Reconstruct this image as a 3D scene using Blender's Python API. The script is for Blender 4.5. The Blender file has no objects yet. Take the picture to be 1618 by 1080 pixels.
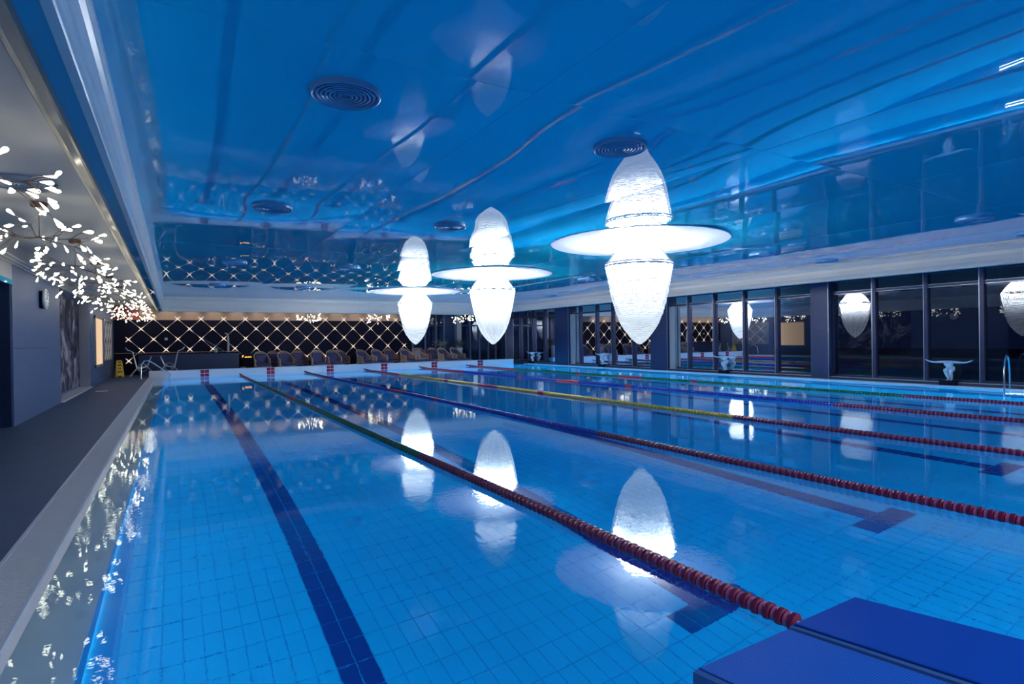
import bpy, bmesh, math, random
from mathutils import Vector, Matrix, noise
random.seed(7)
PI = math.pi
sc = bpy.context.scene
COL = sc.collection

# ------------------------------------------------------------------ camera
CAM_H = 1.35
yaw, pitch, roll = 0.5346, -0.0039, 0.0143
cy, sy = math.cos(yaw), math.sin(yaw)
fwd = Vector((sy*math.cos(pitch), cy*math.cos(pitch), math.sin(pitch)))
right = Vector((cy, -sy, 0))
down = fwd.cross(right)
r2 = math.cos(roll)*right + math.sin(roll)*down
d2 = -math.sin(roll)*right + math.cos(roll)*down
cam_d = bpy.data.cameras.new('camera')
cam = bpy.data.objects.new('camera', cam_d)
COL.objects.link(cam)
M = Matrix.Identity(4)
for i in range(3):
    M[i][0] = r2[i]; M[i][1] = -d2[i]; M[i][2] = -fwd[i]
M.translation = (0, 0, CAM_H)
cam.matrix_world = M
cam_d.sensor_width = 36
cam_d.lens = 900/1618*36
cam_d.clip_start = 0.02
cam_d.clip_end = 300
sc.camera = cam

# ------------------------------------------------------------------ world, exposure, render hints
w = bpy.data.worlds.new('night'); sc.world = w
w.use_nodes = True
w.node_tree.nodes['Background'].inputs[0].default_value = (0.0015, 0.003, 0.010, 1)
w.node_tree.nodes['Background'].inputs[1].default_value = 1.0
sc.view_settings.view_transform = 'Standard'
sc.view_settings.look = 'None'
sc.view_settings.gamma = 1
sc.view_settings.use_curve_mapping = False
sc.view_settings.exposure = 1.12
cyc = sc.cycles
cyc.use_denoising = True
cyc.max_bounces = 12
cyc.diffuse_bounces = 4
cyc.glossy_bounces = 6
cyc.transmission_bounces = 8
cyc.transparent_max_bounces = 12
cyc.sample_clamp_indirect = 6
cyc.blur_glossy = 0.3
LAMP_E = 80.0        # strength of the big hanging lamps
BULB_E = 3.2       # strength of the chandelier leaves
POOL_W = 40.0      # each added underwater fill strip

def area(name, loc, rot, sx, sy_, power, color):
    d = bpy.data.lights.new(name, 'AREA'); d.shape = 'RECTANGLE'; d.size = sx; d.size_y = sy_
    d.energy = power; d.color = color
    o = bpy.data.objects.new(name, d); COL.objects.link(o); o.location = loc; o.rotation_euler = rot
    return o
# added fill strips under water along the pool walls, to brighten the basin
for i in range(4):
    y = 4.4+6.35*i
    area('added_pool_fill', (-0.34, y, -0.40), (0, -PI/6, 0), 0.4, 6.0, POOL_W*0.45, (0.80, 0.93, 1.0))
    area('added_pool_fill', (16.78, y, -0.40), (0, PI/6, 0), 0.4, 6.0, POOL_W*1.9, (0.80, 0.93, 1.0))
for i in range(3):
    area('added_pool_fill', (3.0+5.4*i, 0.55, -0.45), (PI/6, 0, 0), 5.0, 0.4, POOL_W*0.45, (0.80, 0.93, 1.0))
    area('added_pool_fill', (3.0+5.4*i, 26.65, -0.45), (-PI/6, 0, 0), 5.0, 0.4, POOL_W*1.0, (0.80, 0.93, 1.0))
# added fill lamps behind the camera, to brighten the near deck and block
for x in (1.0, 4.0, 8.0, 12.0):
    area('added_near_fill', (x, -2.2, 3.18), (0, 0, 0), 1.2, 0.6, 60.0, (0.86, 0.93, 1.0))
# warm downlights over the far deck, washing the wall above the trellis
for i in range(13):
    d = bpy.data.lights.new('wall_washer', 'SPOT'); d.energy = 9; d.color = (1.0, 0.76, 0.55)
    d.spot_size = 1.3; d.spot_blend = 0.9; d.shadow_soft_size = 0.05
    o = bpy.data.objects.new('wall_washer', d); COL.objects.link(o)
    o.location = (-1.2+0.94*i, 29.2, 3.04); o.rotation_euler = (1.05, 0, 0)

# ------------------------------------------------------------------ materials
def new_mat(name):
    m = bpy.data.materials.new(name); m.use_nodes = True
    return m, m.node_tree, m.node_tree.nodes['Principled BSDF']
def mat(name, color, rough=0.5, metal=0.0, var=0.0, vscale=8.0, bump=0.0, bscale=60.0, spec=None, emit=None, estr=0.0, stretch=None):
    m, nt, b = new_mat(name)
    b.inputs['Base Color'].default_value = (*color, 1)
    b.inputs['Roughness'].default_value = rough
    b.inputs['Metallic'].default_value = metal
    if spec is not None: b.inputs['Specular IOR Level'].default_value = spec
    if emit:
        b.inputs['Emission Color'].default_value = (*emit, 1); b.inputs['Emission Strength'].default_value = estr
    tc = nt.nodes.new('ShaderNodeTexCoord')
    src = tc.outputs['Object']
    if stretch:
        mp = nt.nodes.new('ShaderNodeMapping'); mp.inputs['Scale'].default_value = stretch
        nt.links.new(src, mp.inputs[0]); src = mp.outputs[0]
    n = nt.nodes.new('ShaderNodeTexNoise'); n.inputs['Scale'].default_value = vscale; n.inputs['Detail'].default_value = 4
    nt.links.new(src, n.inputs['Vector'])
    mx = nt.nodes.new('ShaderNodeMixRGB')
    v = max(var, 0.03)
    mx.inputs[1].default_value = (*[c*(1-v) for c in color], 1)
    mx.inputs[2].default_value = (*[min(1, c*(1+v)) for c in color], 1)
    nt.links.new(n.outputs['Fac'], mx.inputs[0]); nt.links.new(mx.outputs[0], b.inputs['Base Color'])
    if bump:
        n2 = nt.nodes.new('ShaderNodeTexNoise'); n2.inputs['Scale'].default_value = bscale; n2.inputs['Detail'].default_value = 3
        nt.links.new(src, n2.inputs['Vector'])
        bp = nt.nodes.new('ShaderNodeBump'); bp.inputs['Strength'].default_value = bump; bp.inputs['Distance'].default_value = 0.01
        nt.links.new(n2.outputs['Fac'], bp.inputs['Height']); nt.links.new(bp.outputs[0], b.inputs['Normal'])
    return m
def emis(name, color, strength):
    m = bpy.data.materials.new(name); m.use_nodes = True; nt = m.node_tree; nt.nodes.clear()
    o = nt.nodes.new('ShaderNodeOutputMaterial'); e = nt.nodes.new('ShaderNodeEmission')
    e.inputs[0].default_value = (*color, 1); e.inputs[1].default_value = strength
    nt.links.new(e.outputs[0], o.inputs[0]); return m

MT = {}
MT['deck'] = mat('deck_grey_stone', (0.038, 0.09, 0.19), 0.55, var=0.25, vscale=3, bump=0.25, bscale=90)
MT['white'] = mat('white_ceramic', (0.86, 0.83, 0.84), 0.25, var=0.05)
MT['grate'] = mat('white_grate_plastic', (0.66, 0.67, 0.72), 0.5, var=0.06)
MT['grate_dark'] = mat('grate_channel', (0.10, 0.11, 0.14), 0.6)
MT['ledge'] = mat('white_ledge', (0.70, 0.70, 0.74), 0.3, var=0.05)
MT['navy_stone'] = mat('navy_stone', (0.009, 0.032, 0.105), 0.4, var=0.3, vscale=14, bump=0.15)
MT['plinth'] = mat('dark_plinth_stone', (0.035, 0.04, 0.075), 0.35, var=0.3, vscale=10)
MT['wall_stone'] = mat('grey_wall_panel', (0.10, 0.155, 0.29), 0.5, var=0.18, vscale=5, bump=0.1, stretch=(4, 4, 0.6))
MT['wall_paint'] = mat('grey_wall_paint', (0.42, 0.42, 0.42), 0.6, var=0.05)
MT['ceil_paint'] = mat('side_ceiling_paint', (0.58, 0.58, 0.58), 0.45, var=0.05)
MT['mould'] = mat('pale_moulding', (0.86, 0.86, 0.86), 0.25, var=0.04)
MT['mould_gold'] = mat('warm_grey_moulding', (0.40, 0.37, 0.32), 0.28, var=0.08)
MT['fascia'] = mat('beige_grey_fascia', (0.84, 0.72, 0.60), 0.4, var=0.04, vscale=2)
MT['dark'] = mat('dark_navy_panel', (0.006, 0.007, 0.026), 0.6, spec=0.15, var=0.3, vscale=4)
MT['black'] = mat('black_void', (0.006, 0.007, 0.012), 0.7)
MT['beige'] = mat('warm_beige_wall', (0.42, 0.33, 0.26), 0.6, var=0.08)
MT['red_end'] = mat('red_panel', (0.42, 0.05, 0.04), 0.4, var=0.1)
MT['frame'] = mat('window_frame_metal', (0.025, 0.032, 0.085), 0.35, metal=0.3, var=0.15)
MT['alu'] = mat('pale_aluminium', (0.5, 0.52, 0.58), 0.3, metal=0.8)
MT['steel'] = mat('polished_steel', (0.75, 0.78, 0.82), 0.12, metal=1.0)
MT['chrome_w'] = mat('white_enamelled_steel', (0.62, 0.66, 0.72), 0.25, metal=0.35)
MT['statue'] = mat('white_plaster', (0.80, 0.82, 0.86), 0.45, var=0.08, vscale=20)
MT['vent'] = mat('vent_blue_grey_metal', (0.16, 0.36, 0.58), 0.35, metal=0.1)
MT['vent_dark'] = mat('vent_dark_throat', (0.008, 0.012, 0.03), 0.6)
MT['vent_w'] = mat('vent_grey_metal', (0.42, 0.48, 0.55), 0.35, metal=0.1)
MT['copper'] = mat('copper_metal', (0.34, 0.19, 0.15), 0.3, metal=0.8)
MT['twig'] = mat('bronze_twig', (0.30, 0.24, 0.22), 0.35, metal=0.7)
MT['block'] = mat('blue_block_grp', (0.012, 0.05, 0.30), 0.38, var=0.06, vscale=30)
MT['block_edge'] = mat('pale_blue_block_edge', (0.07, 0.19, 0.50), 0.3)
MT['block_side'] = mat('dark_blue_block_side', (0.010, 0.03, 0.16), 0.4)
MT['red_tile'] = mat('red_glazed_tile', (0.42, 0.01, 0.05), 0.2, var=0.1)
MT['rattan'] = mat('rattan_cane', (0.62, 0.44, 0.34), 0.5, var=0.3, vscale=40)
MT['rattan_d'] = mat('dark_rattan_cane', (0.36, 0.20, 0.15), 0.5, var=0.3, vscale=40)
MT['cushion'] = mat('navy_cushion_fabric', (0.08, 0.07, 0.18), 0.8, var=0.2, vscale=30, bump=0.2, bscale=200)
MT['cushion_p'] = mat('mauve_cushion_fabric', (0.36, 0.31, 0.40), 0.8, var=0.2, vscale=30, bump=0.2, bscale=200)
MT['yellow'] = mat('yellow_plastic', (0.95, 0.55, 0.02), 0.4, var=0.06)
MT['glyph'] = mat('dark_print', (0.10, 0.045, 0.01), 0.6)
MT['leaf'] = mat('pale_green_leaf', (0.22, 0.30, 0.24), 0.5, var=0.4, vscale=10)
MT['leaf_d'] = mat('dark_green_leaf', (0.03, 0.06, 0.045), 0.5, var=0.4, vscale=10)
MT['ground'] = mat('night_paving', (0.03, 0.035, 0.045), 0.7, var=0.3)
MT['cable'] = mat('rope_cable', (0.3, 0.3, 0.33), 0.4, metal=0.6)
MT['clock'] = mat('white_clock_face', (0.75, 0.78, 0.82), 0.4)
MT['bulb'] = emis('chandelier_glow', (1.0, 0.93, 0.74), BULB_E)
MT['bar'] = mat('lit_trellis_rod', (0.55, 0.5, 0.48), 0.3, metal=0.3, emit=(1.0, 0.86, 0.74), estr=0.05)
MT['node'] = emis('trellis_joint_light', (1.0, 0.80, 0.62), 0.5)
MT['panel_glow'] = emis('warm_backlit_panel', (1.0, 0.70, 0.45), 0.40)
MT['sign_glow'] = emis('orange_sign_light', (1.0, 0.45, 0.12), 1.2)
MT['red_glow'] = emis('red_sign_light', (1.0, 0.05, 0.08), 1.5)
MT['etched'] = mat('painted_mirror_face', (0.30, 0.33, 0.42), 0.25, var=0.6, vscale=1.6)  # pale haze of the mirror's reflection put into the colour
MT['screen'] = mat('blue_grey_screen_frame', (0.10, 0.14, 0.27), 0.35)

def rope_mats(name, c1, c2):
    return mat(name+'_barrel', c1, 0.28, var=0.15, vscale=30), mat(name+'_collar', c2, 0.22, var=0.1, vscale=30)
RM = {'red': rope_mats('dark_red_float', (0.15, 0.006, 0.042), (0.50, 0.09, 0.21)),
      'bright': rope_mats('bright_red_float', (0.45, 0.012, 0.02), (0.6, 0.08, 0.09)),
      'green': rope_mats('green_float', (0.004, 0.11, 0.05), (0.03, 0.30, 0.15)),
      'blue': rope_mats('blue_float', (0.005, 0.018, 0.30), (0.03, 0.09, 0.55)),
      'yellow': rope_mats('yellow_float', (0.62, 0.36, 0.03), (0.85, 0.60, 0.10))}

# blue pool tiles
def tile_mat(name, c, var):
    m, nt, b = new_mat(name)
    oi = nt.nodes.new('ShaderNodeTexCoord')
    n = nt.nodes.new('ShaderNodeTexNoise'); n.inputs['Scale'].default_value = 2.3; n.inputs['Detail'].default_value = 2
    nt.links.new(oi.outputs['Object'], n.inputs['Vector'])
    mx = nt.nodes.new('ShaderNodeMixRGB')
    mx.inputs[1].default_value = (*[k*(1-var) for k in c], 1); mx.inputs[2].default_value = (*[min(1, k*(1+var)) for k in c], 1)
    nt.links.new(n.outputs['Fac'], mx.inputs[0]); nt.links.new(mx.outputs[0], b.inputs['Base Color'])
    b.inputs['Roughness'].default_value = 0.5
    b.inputs['Specular IOR Level'].default_value = 0.1
    return m
TILE_C = (0.002, 0.39, 0.76)
MT['tile'] = tile_mat('blue_pool_tile', TILE_C, 0.06)
MT['tile_navy'] = tile_mat('navy_lane_tile', (0.001, 0.030, 0.24), 0.1)
MT['grout'] = tile_mat('blue_grout', (0.004, 0.31, 0.70), 0.06)
MT['grout_l'] = tile_mat('pale_grout', (0.03, 0.16, 0.45), 0.06)
def far_tile_mat():
    m, nt, b = new_mat('blue_pool_tile_far')
    tc = nt.nodes.new('ShaderNodeTexCoord')
    mp = nt.nodes.new('ShaderNodeMapping'); mp.inputs['Location'].default_value = (-0.02, -0.10, 0)
    br = nt.nodes.new('ShaderNodeTexBrick'); br.offset = 0.0; br.squash = 1.0
    br.inputs['Color1'].default_value = (*TILE_C, 1); br.inputs['Color2'].default_value = (*TILE_C, 1)
    br.inputs['Mortar'].default_value = (0.004, 0.30, 0.68, 1)
    br.inputs['Scale'].default_value = 1.0; br.inputs['Mortar Size'].default_value = 0.003
    br.inputs['Brick Width'].default_value = 0.125; br.inputs['Row Height'].default_value = 0.25
    nt.links.new(tc.outputs['Object'], mp.inputs[0]); nt.links.new(mp.outputs[0], br.inputs['Vector'])
    nt.links.new(br.outputs['Color'], b.inputs['Base Color']); b.inputs['Roughness'].default_value = 0.5
    b.inputs['Specular IOR Level'].default_value = 0.1
    return m
MT['tile_far'] = far_tile_mat()

def water_mat():
    m = bpy.data.materials.new('pool_water'); m.use_nodes = True; nt = m.node_tree; nt.nodes.clear()
    o = nt.nodes.new('ShaderNodeOutputMaterial'); g = nt.nodes.new('ShaderNodeBsdfGlass')
    g.inputs['Color'].default_value = (0.87, 0.98, 1.0, 1); g.inputs['Roughness'].default_value = 0.0; g.inputs['IOR'].default_value = 1.40
    tc = nt.nodes.new('ShaderNodeTexCoord')
    n1 = nt.nodes.new('ShaderNodeTexNoise'); n1.inputs['Scale'].default_value = 19.0; n1.inputs['Detail'].default_value = 2
    n2 = nt.nodes.new('ShaderNodeTexNoise'); n2.inputs['Scale'].default_value = 0.7; n2.inputs['Detail'].default_value = 1
    ad = nt.nodes.new('ShaderNodeMath'); ad.operation = 'MULTIPLY'
    rp = nt.nodes.new('ShaderNodeMapRange'); rp.inputs[1].default_value = 0.42; rp.inputs[2].default_value = 0.72; rp.inputs[3].default_value = 0.12; rp.inputs[4].default_value = 0.8
    for n in (n1, n2): nt.links.new(tc.outputs['Object'], n.inputs['Vector'])
    nt.links.new(n1.outputs['Fac'], ad.inputs[0]); nt.links.new(n2.outputs['Fac'], rp.inputs[0]); nt.links.new(rp.outputs[0], ad.inputs[1])
    bp = nt.nodes.new('ShaderNodeBump'); bp.inputs['Strength'].default_value = 0.16; bp.inputs['Distance'].default_value = 0.008
    nt.links.new(ad.outputs[0], bp.inputs['Height']); nt.links.new(bp.outputs[0], g.inputs['Normal'])
    nt.links.new(g.outputs[0], o.inputs[0]); return m
MT['water'] = water_mat()

def glass_mat():
    m = bpy.data.materials.new('window_glass'); m.use_nodes = True; nt = m.node_tree; nt.nodes.clear()
    o = nt.nodes.new('ShaderNodeOutputMaterial'); mx = nt.nodes.new('ShaderNodeMixShader')
    t = nt.nodes.new('ShaderNodeBsdfTransparent'); t.inputs[0].default_value = (0.55, 0.6, 0.72, 1)
    g = nt.nodes.new('ShaderNodeBsdfGlossy'); g.inputs['Roughness'].default_value = 0.0; g.inputs[0].default_value = (0.85, 0.9, 1, 1)
    f = nt.nodes.new('ShaderNodeFresnel'); f.inputs['IOR'].default_value = 1.75
    nt.links.new(f.outputs[0], mx.inputs[0]); nt.links.new(t.outputs[0], mx.inputs[1]); nt.links.new(g.outputs[0], mx.inputs[2])
    nt.links.new(mx.outputs[0], o.inputs[0]); return m
MT['glass'] = glass_mat()

def stretch_ceiling_mat():
    m, nt, b = new_mat('glossy_blue_stretch_film')
    b.inputs['Base Color'].default_value = (0.012, 0.20, 0.50, 1)
    b.inputs['Roughness'].default_value = 0.38
    b.inputs['IOR'].default_value = 1.45; b.inputs['Specular IOR Level'].default_value = 0.0
    b.inputs['Coat Weight'].default_value = 1.0; b.inputs['Coat Roughness'].default_value = 0.012; b.inputs['Coat IOR'].default_value = 2.0
    tc = nt.nodes.new('ShaderNodeTexCoord')
    n = nt.nodes.new('ShaderNodeTexNoise'); n.inputs['Scale'].default_value = 0.8
    nt.links.new(tc.outputs['Object'], n.inputs['Vector'])
    mx = nt.nodes.new('ShaderNodeMixRGB')
    mx.inputs[1].default_value = (0.004, 0.55, 0.82, 1); mx.inputs[2].default_value = (0.005, 0.565, 0.84, 1)
    nt.links.new(n.outputs['Fac'], mx.inputs[0]); nt.links.new(mx.outputs[0], b.inputs['Base Color'])
    return m
MT['film'] = stretch_ceiling_mat()

def mural_mat():
    m, nt, b = new_mat('smoky_marble_mural')
    tc = nt.nodes.new('ShaderNodeTexCoord')
    n = nt.nodes.new('ShaderNodeTexNoise'); n.inputs['Scale'].default_value = 0.9; n.inputs['Detail'].default_value = 9
    n.inputs['Roughness'].default_value = 0.68; n.inputs['Distortion'].default_value = 1.6
    nt.links.new(tc.outputs['Object'], n.inputs['Vector'])
    r = nt.nodes.new('ShaderNodeValToRGB')
    e = r.color_ramp.elements
    e[0].position = 0.40; e[0].color = (0.012, 0.014, 0.04, 1)
    e[1].position = 0.63; e[1].color = (0.60, 0.52, 0.53, 1)
    k = e.new(0.53); k.color = (0.11, 0.10, 0.13, 1)
    nt.links.new(n.outputs['Fac'], r.inputs[0]); nt.links.new(r.outputs[0], b.inputs['Base Color'])
    b.inputs['Roughness'].default_value = 0.7; b.inputs['Specular IOR Level'].default_value = 0.1
    return m
MT['mural'] = mural_mat()

def strand_mat():
    """beaded net: glowing strings with gaps one can look through, thinner towards the tip"""
    m = bpy.data.materials.new('glowing_beaded_net'); m.use_nodes = True; nt = m.node_tree; nt.nodes.clear()
    o = nt.nodes.new('ShaderNodeOutputMaterial'); mx = nt.nodes.new('ShaderNodeMixShader')
    t = nt.nodes.new('ShaderNodeBsdfTransparent'); e = nt.nodes.new('ShaderNodeEmission')
    e.inputs[0].default_value = (0.74, 0.87, 1.0, 1); e.inputs[1].default_value = 0.40
    tc = nt.nodes.new('ShaderNodeTexCoord')
    wv = nt.nodes.new('ShaderNodeTexWave'); wv.bands_direction = 'Z'; wv.inputs['Scale'].default_value = 9.0
    wv.inputs['Distortion'].default_value = 7.0; wv.inputs['Detail'].default_value = 2.0; wv.inputs['Detail Scale'].default_value = 0.9
    nt.links.new(tc.outputs['Object'], wv.inputs['Vector'])
    r = nt.nodes.new('ShaderNodeValToRGB'); r.color_ramp.elements[0].position = 0.25; r.color_ramp.elements[1].position = 0.5
    r.color_ramp.elements[0].color = (0.45, 0.45, 0.45, 1)
    nt.links.new(wv.outputs['Fac'], r.inputs[0])
    nt.links.new(r.outputs[0], mx.inputs[0]); nt.links.new(t.outputs[0], mx.inputs[1]); nt.links.new(e.outputs[0], mx.inputs[2])
    nt.links.new(mx.outputs[0], o.inputs[0]); return m
MT['net'] = strand_mat()
def core_mat():
    # frosted core: the light sits in its upper part and dies away towards the tip
    m = emis('lamp_core_glow', (0.86, 0.94, 1.0), LAMP_E); nt = m.node_tree
    e = [n for n in nt.nodes if n.type == 'EMISSION'][0]
    tc = nt.nodes.new('ShaderNodeTexCoord'); sp = nt.nodes.new('ShaderNodeSeparateXYZ')
    mr_ = nt.nodes.new('ShaderNodeMapRange'); mr_.inputs[1].default_value = 1.5; mr_.inputs[2].default_value = 2.6; mr_.inputs[3].default_value = -2.2; mr_.inputs[4].default_value = math.log(LAMP_E)
    ex = nt.nodes.new('ShaderNodeMath'); ex.operation = 'EXPONENT'
    nt.links.new(tc.outputs['Object'], sp.inputs[0]); nt.links.new(sp.outputs[2], mr_.inputs[0]); nt.links.new(mr_.outputs[0], ex.inputs[0]); nt.links.new(ex.outputs[0], e.inputs[1])
    return m
MT['core'] = core_mat()
MT['hoop'] = mat('silver_hoop', (0.40, 0.42, 0.47), 0.35, metal=0.6)
MT['thread'] = mat('white_thread', (0.85, 0.88, 0.95), 0.5, emit=(0.8, 0.9, 1.0), estr=0.32)
MT['disc'] = mat('white_gloss_disc', (0.74, 0.75, 0.86), 0.35, var=0.02)

# ------------------------------------------------------------------ mesh helpers
class MB:
    def __init__(s): s.v = []; s.f = []; s.mi = []
    def add(s, vs, fs, mi=0):
        b = len(s.v); s.v += [tuple(p) for p in vs]; s.f += [tuple(i+b for i in f) for f in fs]; s.mi += [mi]*len(fs); return s
    def box(s, x0, x1, y0, y1, z0, z1, mi=0):
        return s.add([(x0,y0,z0),(x1,y0,z0),(x1,y1,z0),(x0,y1,z0),(x0,y0,z1),(x1,y0,z1),(x1,y1,z1),(x0,y1,z1)],
              [(0,3,2,1),(4,5,6,7),(0,1,5,4),(1,2,6,5),(2,3,7,6),(3,0,4,7)], mi)
    def bbox(s, x0, x1, y0, y1, z0, z1, c=0.01, mi=0):
        """box with chamfered upper edges and corners"""
        vs = []
        for z, k in ((z0, 0), (z1-c, 0), (z1, c)):
            xa, xb, ya, yb = x0+k, x1-k, y0+k, y1-k
            e = min(c, (x1-x0)/4, (y1-y0)/4)
            vs += [(xa+e,ya,z),(xb-e,ya,z),(xb,ya+e,z),(xb,yb-e,z),(xb-e,yb,z),(xa+e,yb,z),(xa,yb-e,z),(xa,ya+e,z)]
        fs = [tuple(reversed(range(8)))]
        for r in (0, 1):
            for i in range(8): fs.append((r*8+i, r*8+(i+1)%8, r*8+8+(i+1)%8, r*8+8+i))
        fs.append(tuple(range(16, 24)))
        return s.add(vs, fs, mi)
    def tube(s, pts, r, n=8, mi=0, cap=True, closed=False):
        pts = [Vector(p) for p in pts]; N = len(pts)
        rs = r if isinstance(r, (list, tuple)) else [r]*N
        rings = []; prev = None
        for i, p in enumerate(pts):
            if closed: t = pts[(i+1) % N]-pts[i-1]
            else: t = pts[min(i+1, N-1)]-pts[max(i-1, 0)]
            if t.length < 1e-9: t = Vector((0, 0, 1))
            t.normalize()
            if prev is None:
                a = Vector((0, 0, 1)) if abs(t.z) < 0.9 else Vector((1, 0, 0))
                u = t.cross(a).normalized()
            else:
                u = (prev - t*prev.dot(t))
                u = u.normalized() if u.length > 1e-6 else t.orthogonal().normalized()
            prev = u; v = t.cross(u)
            rings.append([p+(u*math.cos(2*PI*k/n)+v*math.sin(2*PI*k/n))*rs[i] for k in range(n)])
        vs = [q for ring in rings for q in ring]; fs = []
        for i in range(N if closed else N-1):
            j = (i+1) % N
            for k in range(n): fs.append((i*n+k, i*n+(k+1) % n, j*n+(k+1) % n, j*n+k))
        if cap and not closed: fs += [tuple(reversed(range(n))), tuple(range((N-1)*n, N*n))]
        return s.add(vs, fs, mi)
    def lathe(s, prof, n=24, c=(0, 0), mi=0, cap=(False, False), mis=None):
        vs = []; fs = []; base_mi = []
        for r, z in prof:
            for k in range(n): vs.append((c[0]+r*math.cos(2*PI*k/n), c[1]+r*math.sin(2*PI*k/n), z))
        for i in range(len(prof)-1):
            for k in range(n): fs.append((i*n+k, i*n+(k+1) % n, (i+1)*n+(k+1) % n, (i+1)*n+k))
        s.add(vs, fs, mi)
        b = len(s.v)-len(vs)
        if cap[0]: s.f.append(tuple(b+k for k in reversed(range(n)))); s.mi.append(mi)
        if cap[1]: s.f.append(tuple(b+(len(prof)-1)*n+k for k in range(n))); s.mi.append(mi)
        return s
    def prism(s, poly, axis, a, b, mi=0):
        """poly in the plane across the axis ('y': (x,z), 'x': (y,z), 'z': (x,y)), pushed from a to b"""
        def P(p, t): return {'y': (p[0], t, p[1]), 'x': (t, p[0], p[1]), 'z': (p[0], p[1], t)}[axis]
        n = len(poly); vs = [P(p, a) for p in poly]+[P(p, b) for p in poly]
        fs = [(i, (i+1) % n, n+(i+1) % n, n+i) for i in range(n)]+[tuple(reversed(range(n))), tuple(range(n, 2*n))]
        return s.add(vs, fs, mi)
    def mesh(s, name, mats, smooth=False):
        me = bpy.data.meshes.new(name); me.from_pydata(s.v, [], s.f); me.update()
        for m in (mats if isinstance(mats, (list, tuple)) else [mats]): me.materials.append(m)
        if any(s.mi): me.polygons.foreach_set('material_index', s.mi)
        bm = bmesh.new(); bm.from_mesh(me); bmesh.ops.recalc_face_normals(bm, faces=bm.faces); bm.to_mesh(me); bm.free()
        if smooth:
            me.polygons.foreach_set('use_smooth', [True]*len(me.polygons))
            try: me.set_sharp_from_angle(angle=math.radians(38))
            except Exception: pass
        return me
    def build(s, name, mats, parent=None, smooth=False):
        return link(name, s.mesh(name, mats, smooth), parent)
def link(name, me, parent=None, loc=None, rot=None):
    o = bpy.data.objects.new(name, me); COL.objects.link(o)
    if parent is not None: o.parent = parent
    if loc is not None: o.location = loc
    if rot is not None: o.rotation_euler = rot
    return o
def tag(o, label, cat, group=None, kind=None):
    o['label'] = label; o['category'] = cat
    if group: o['group'] = group
    if kind: o['kind'] = kind
    return o
def thing(name, label, cat, loc=(0, 0, 0), rz=0, group=None, kind=None):
    o = bpy.data.objects.new(name, None); COL.objects.link(o); o.location = loc; o.rotation_euler = (0, 0, rz)
    o.empty_display_size = 0.1
    return tag(o, label, cat, group, kind)
def struct(name, mb, m, label, cat, smooth=False):
    return tag(mb.build(name, m, smooth=smooth), label, cat, kind='structure')
def copy_tree(o, parent=None):
    c = o.copy(); COL.objects.link(c)
    if parent is not None: c.parent = parent
    for ch in list(o.children): copy_tree(ch, c)
    return c

# ------------------------------------------------------------------ dimensions
PX0, PX1, PY0, PY1, PD = -0.385, 16.82, 0.5, 26.7, -1.85
DECK = 0.05
CZ = 3.25           # stretch ceiling
SZ = 3.08           # side ceilings
WX = 17.2           # window plane
BY = 30.0           # rear wall plane
LX = -2.27          # left wall
NY = -5.0           # wall behind the camera
LANES = [1.02, 3.52, 6.02, 8.77, 11.27, 13.77]

# ------------------------------------------------------------------ floors
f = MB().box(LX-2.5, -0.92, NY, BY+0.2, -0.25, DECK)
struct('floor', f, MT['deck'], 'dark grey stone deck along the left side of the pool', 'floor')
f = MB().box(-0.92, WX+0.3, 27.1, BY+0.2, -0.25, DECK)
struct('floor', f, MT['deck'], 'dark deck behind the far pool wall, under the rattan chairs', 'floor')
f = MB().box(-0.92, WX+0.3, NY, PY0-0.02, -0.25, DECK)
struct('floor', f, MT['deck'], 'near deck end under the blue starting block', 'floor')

# pool basin: floor + walls, tiles as pieces
basin = thing('pool_basin', 'swimming pool basin lined with bright blue tiles and navy lane lines', 'pool', kind='structure')
NEAR_Y = 12.0
TX, TY = 0.125, 0.25
X_OFF, Y_OFF = 0.02, 0.10
m = MB(); m.box(PX0-0.2, PX1+0.2, PY0-0.2, PY1+0.2, PD-0.2, PD-0.006)
m.build('grout_bed', MT['grout'], basin)
m = MB(); m.box(PX0, PX1, NEAR_Y+0.10, PY1, PD-0.02, PD)
m.build('far_floor', MT['tile_far'], basin)
def tile_mb(j=0.0026, h=0.012):
    a, b = TX/2-j, TY/2-j
    return MB().add([(-a,-b,-h),(a,-b,-h),(a,b,-h),(-a,b,-h),(-a,-b,-0.002),(a,-b,-0.002),(a,b,-0.002),(-a,b,-0.002),
                     (-a+.002,-b+.002,0),(a-.002,-b+.002,0),(a-.002,b-.002,0),(-a+.002,b-.002,0)],
        [(0,1,5,4),(1,2,6,5),(2,3,7,6),(3,0,4,7),(4,5,9,8),(5,6,10,9),(6,7,11,10),(7,4,8,11),(8,9,10,11)])
tile_me = tile_mb().mesh('tile', MT['tile'])
line_me = tile_mb(0.004).mesh('lane_tile', MT['tile_navy'])
T_Y = 2.85          # near edge of the cross bar of every lane line
cand = []; navy = []
nx0 = math.ceil((PX0-X_OFF)/TX); nx1 = int((PX1-X_OFF)/TX)
ny0 = math.ceil((PY0-Y_OFF)/TY); ny1 = int((NEAR_Y-Y_OFF)/TY)+2
for iy in range(ny0, ny1):
    yc = Y_OFF+(iy+0.5)*TY
    if yc+TY/2 > NEAR_Y+0.101: continue
    for ix in range(nx0, nx1):
        xc = X_OFF+(ix+0.5)*TX
        nv = any((abs(xc-l) < 0.13 and yc > T_Y) or (abs(xc-l) < 0.38 and T_Y < yc < T_Y+0.25) for l in LANES)
        # seen through the camera's water: cheap visibility guess
        dx = xc*cy-yc*sy; dz = xc*sy+yc*cy
        px = 900*dx/max(dz, .1); vis = dz > 1 and abs(px) < 880
        (navy if nv else cand).append((dz if vis else 99+dz, xc, yc))
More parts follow.
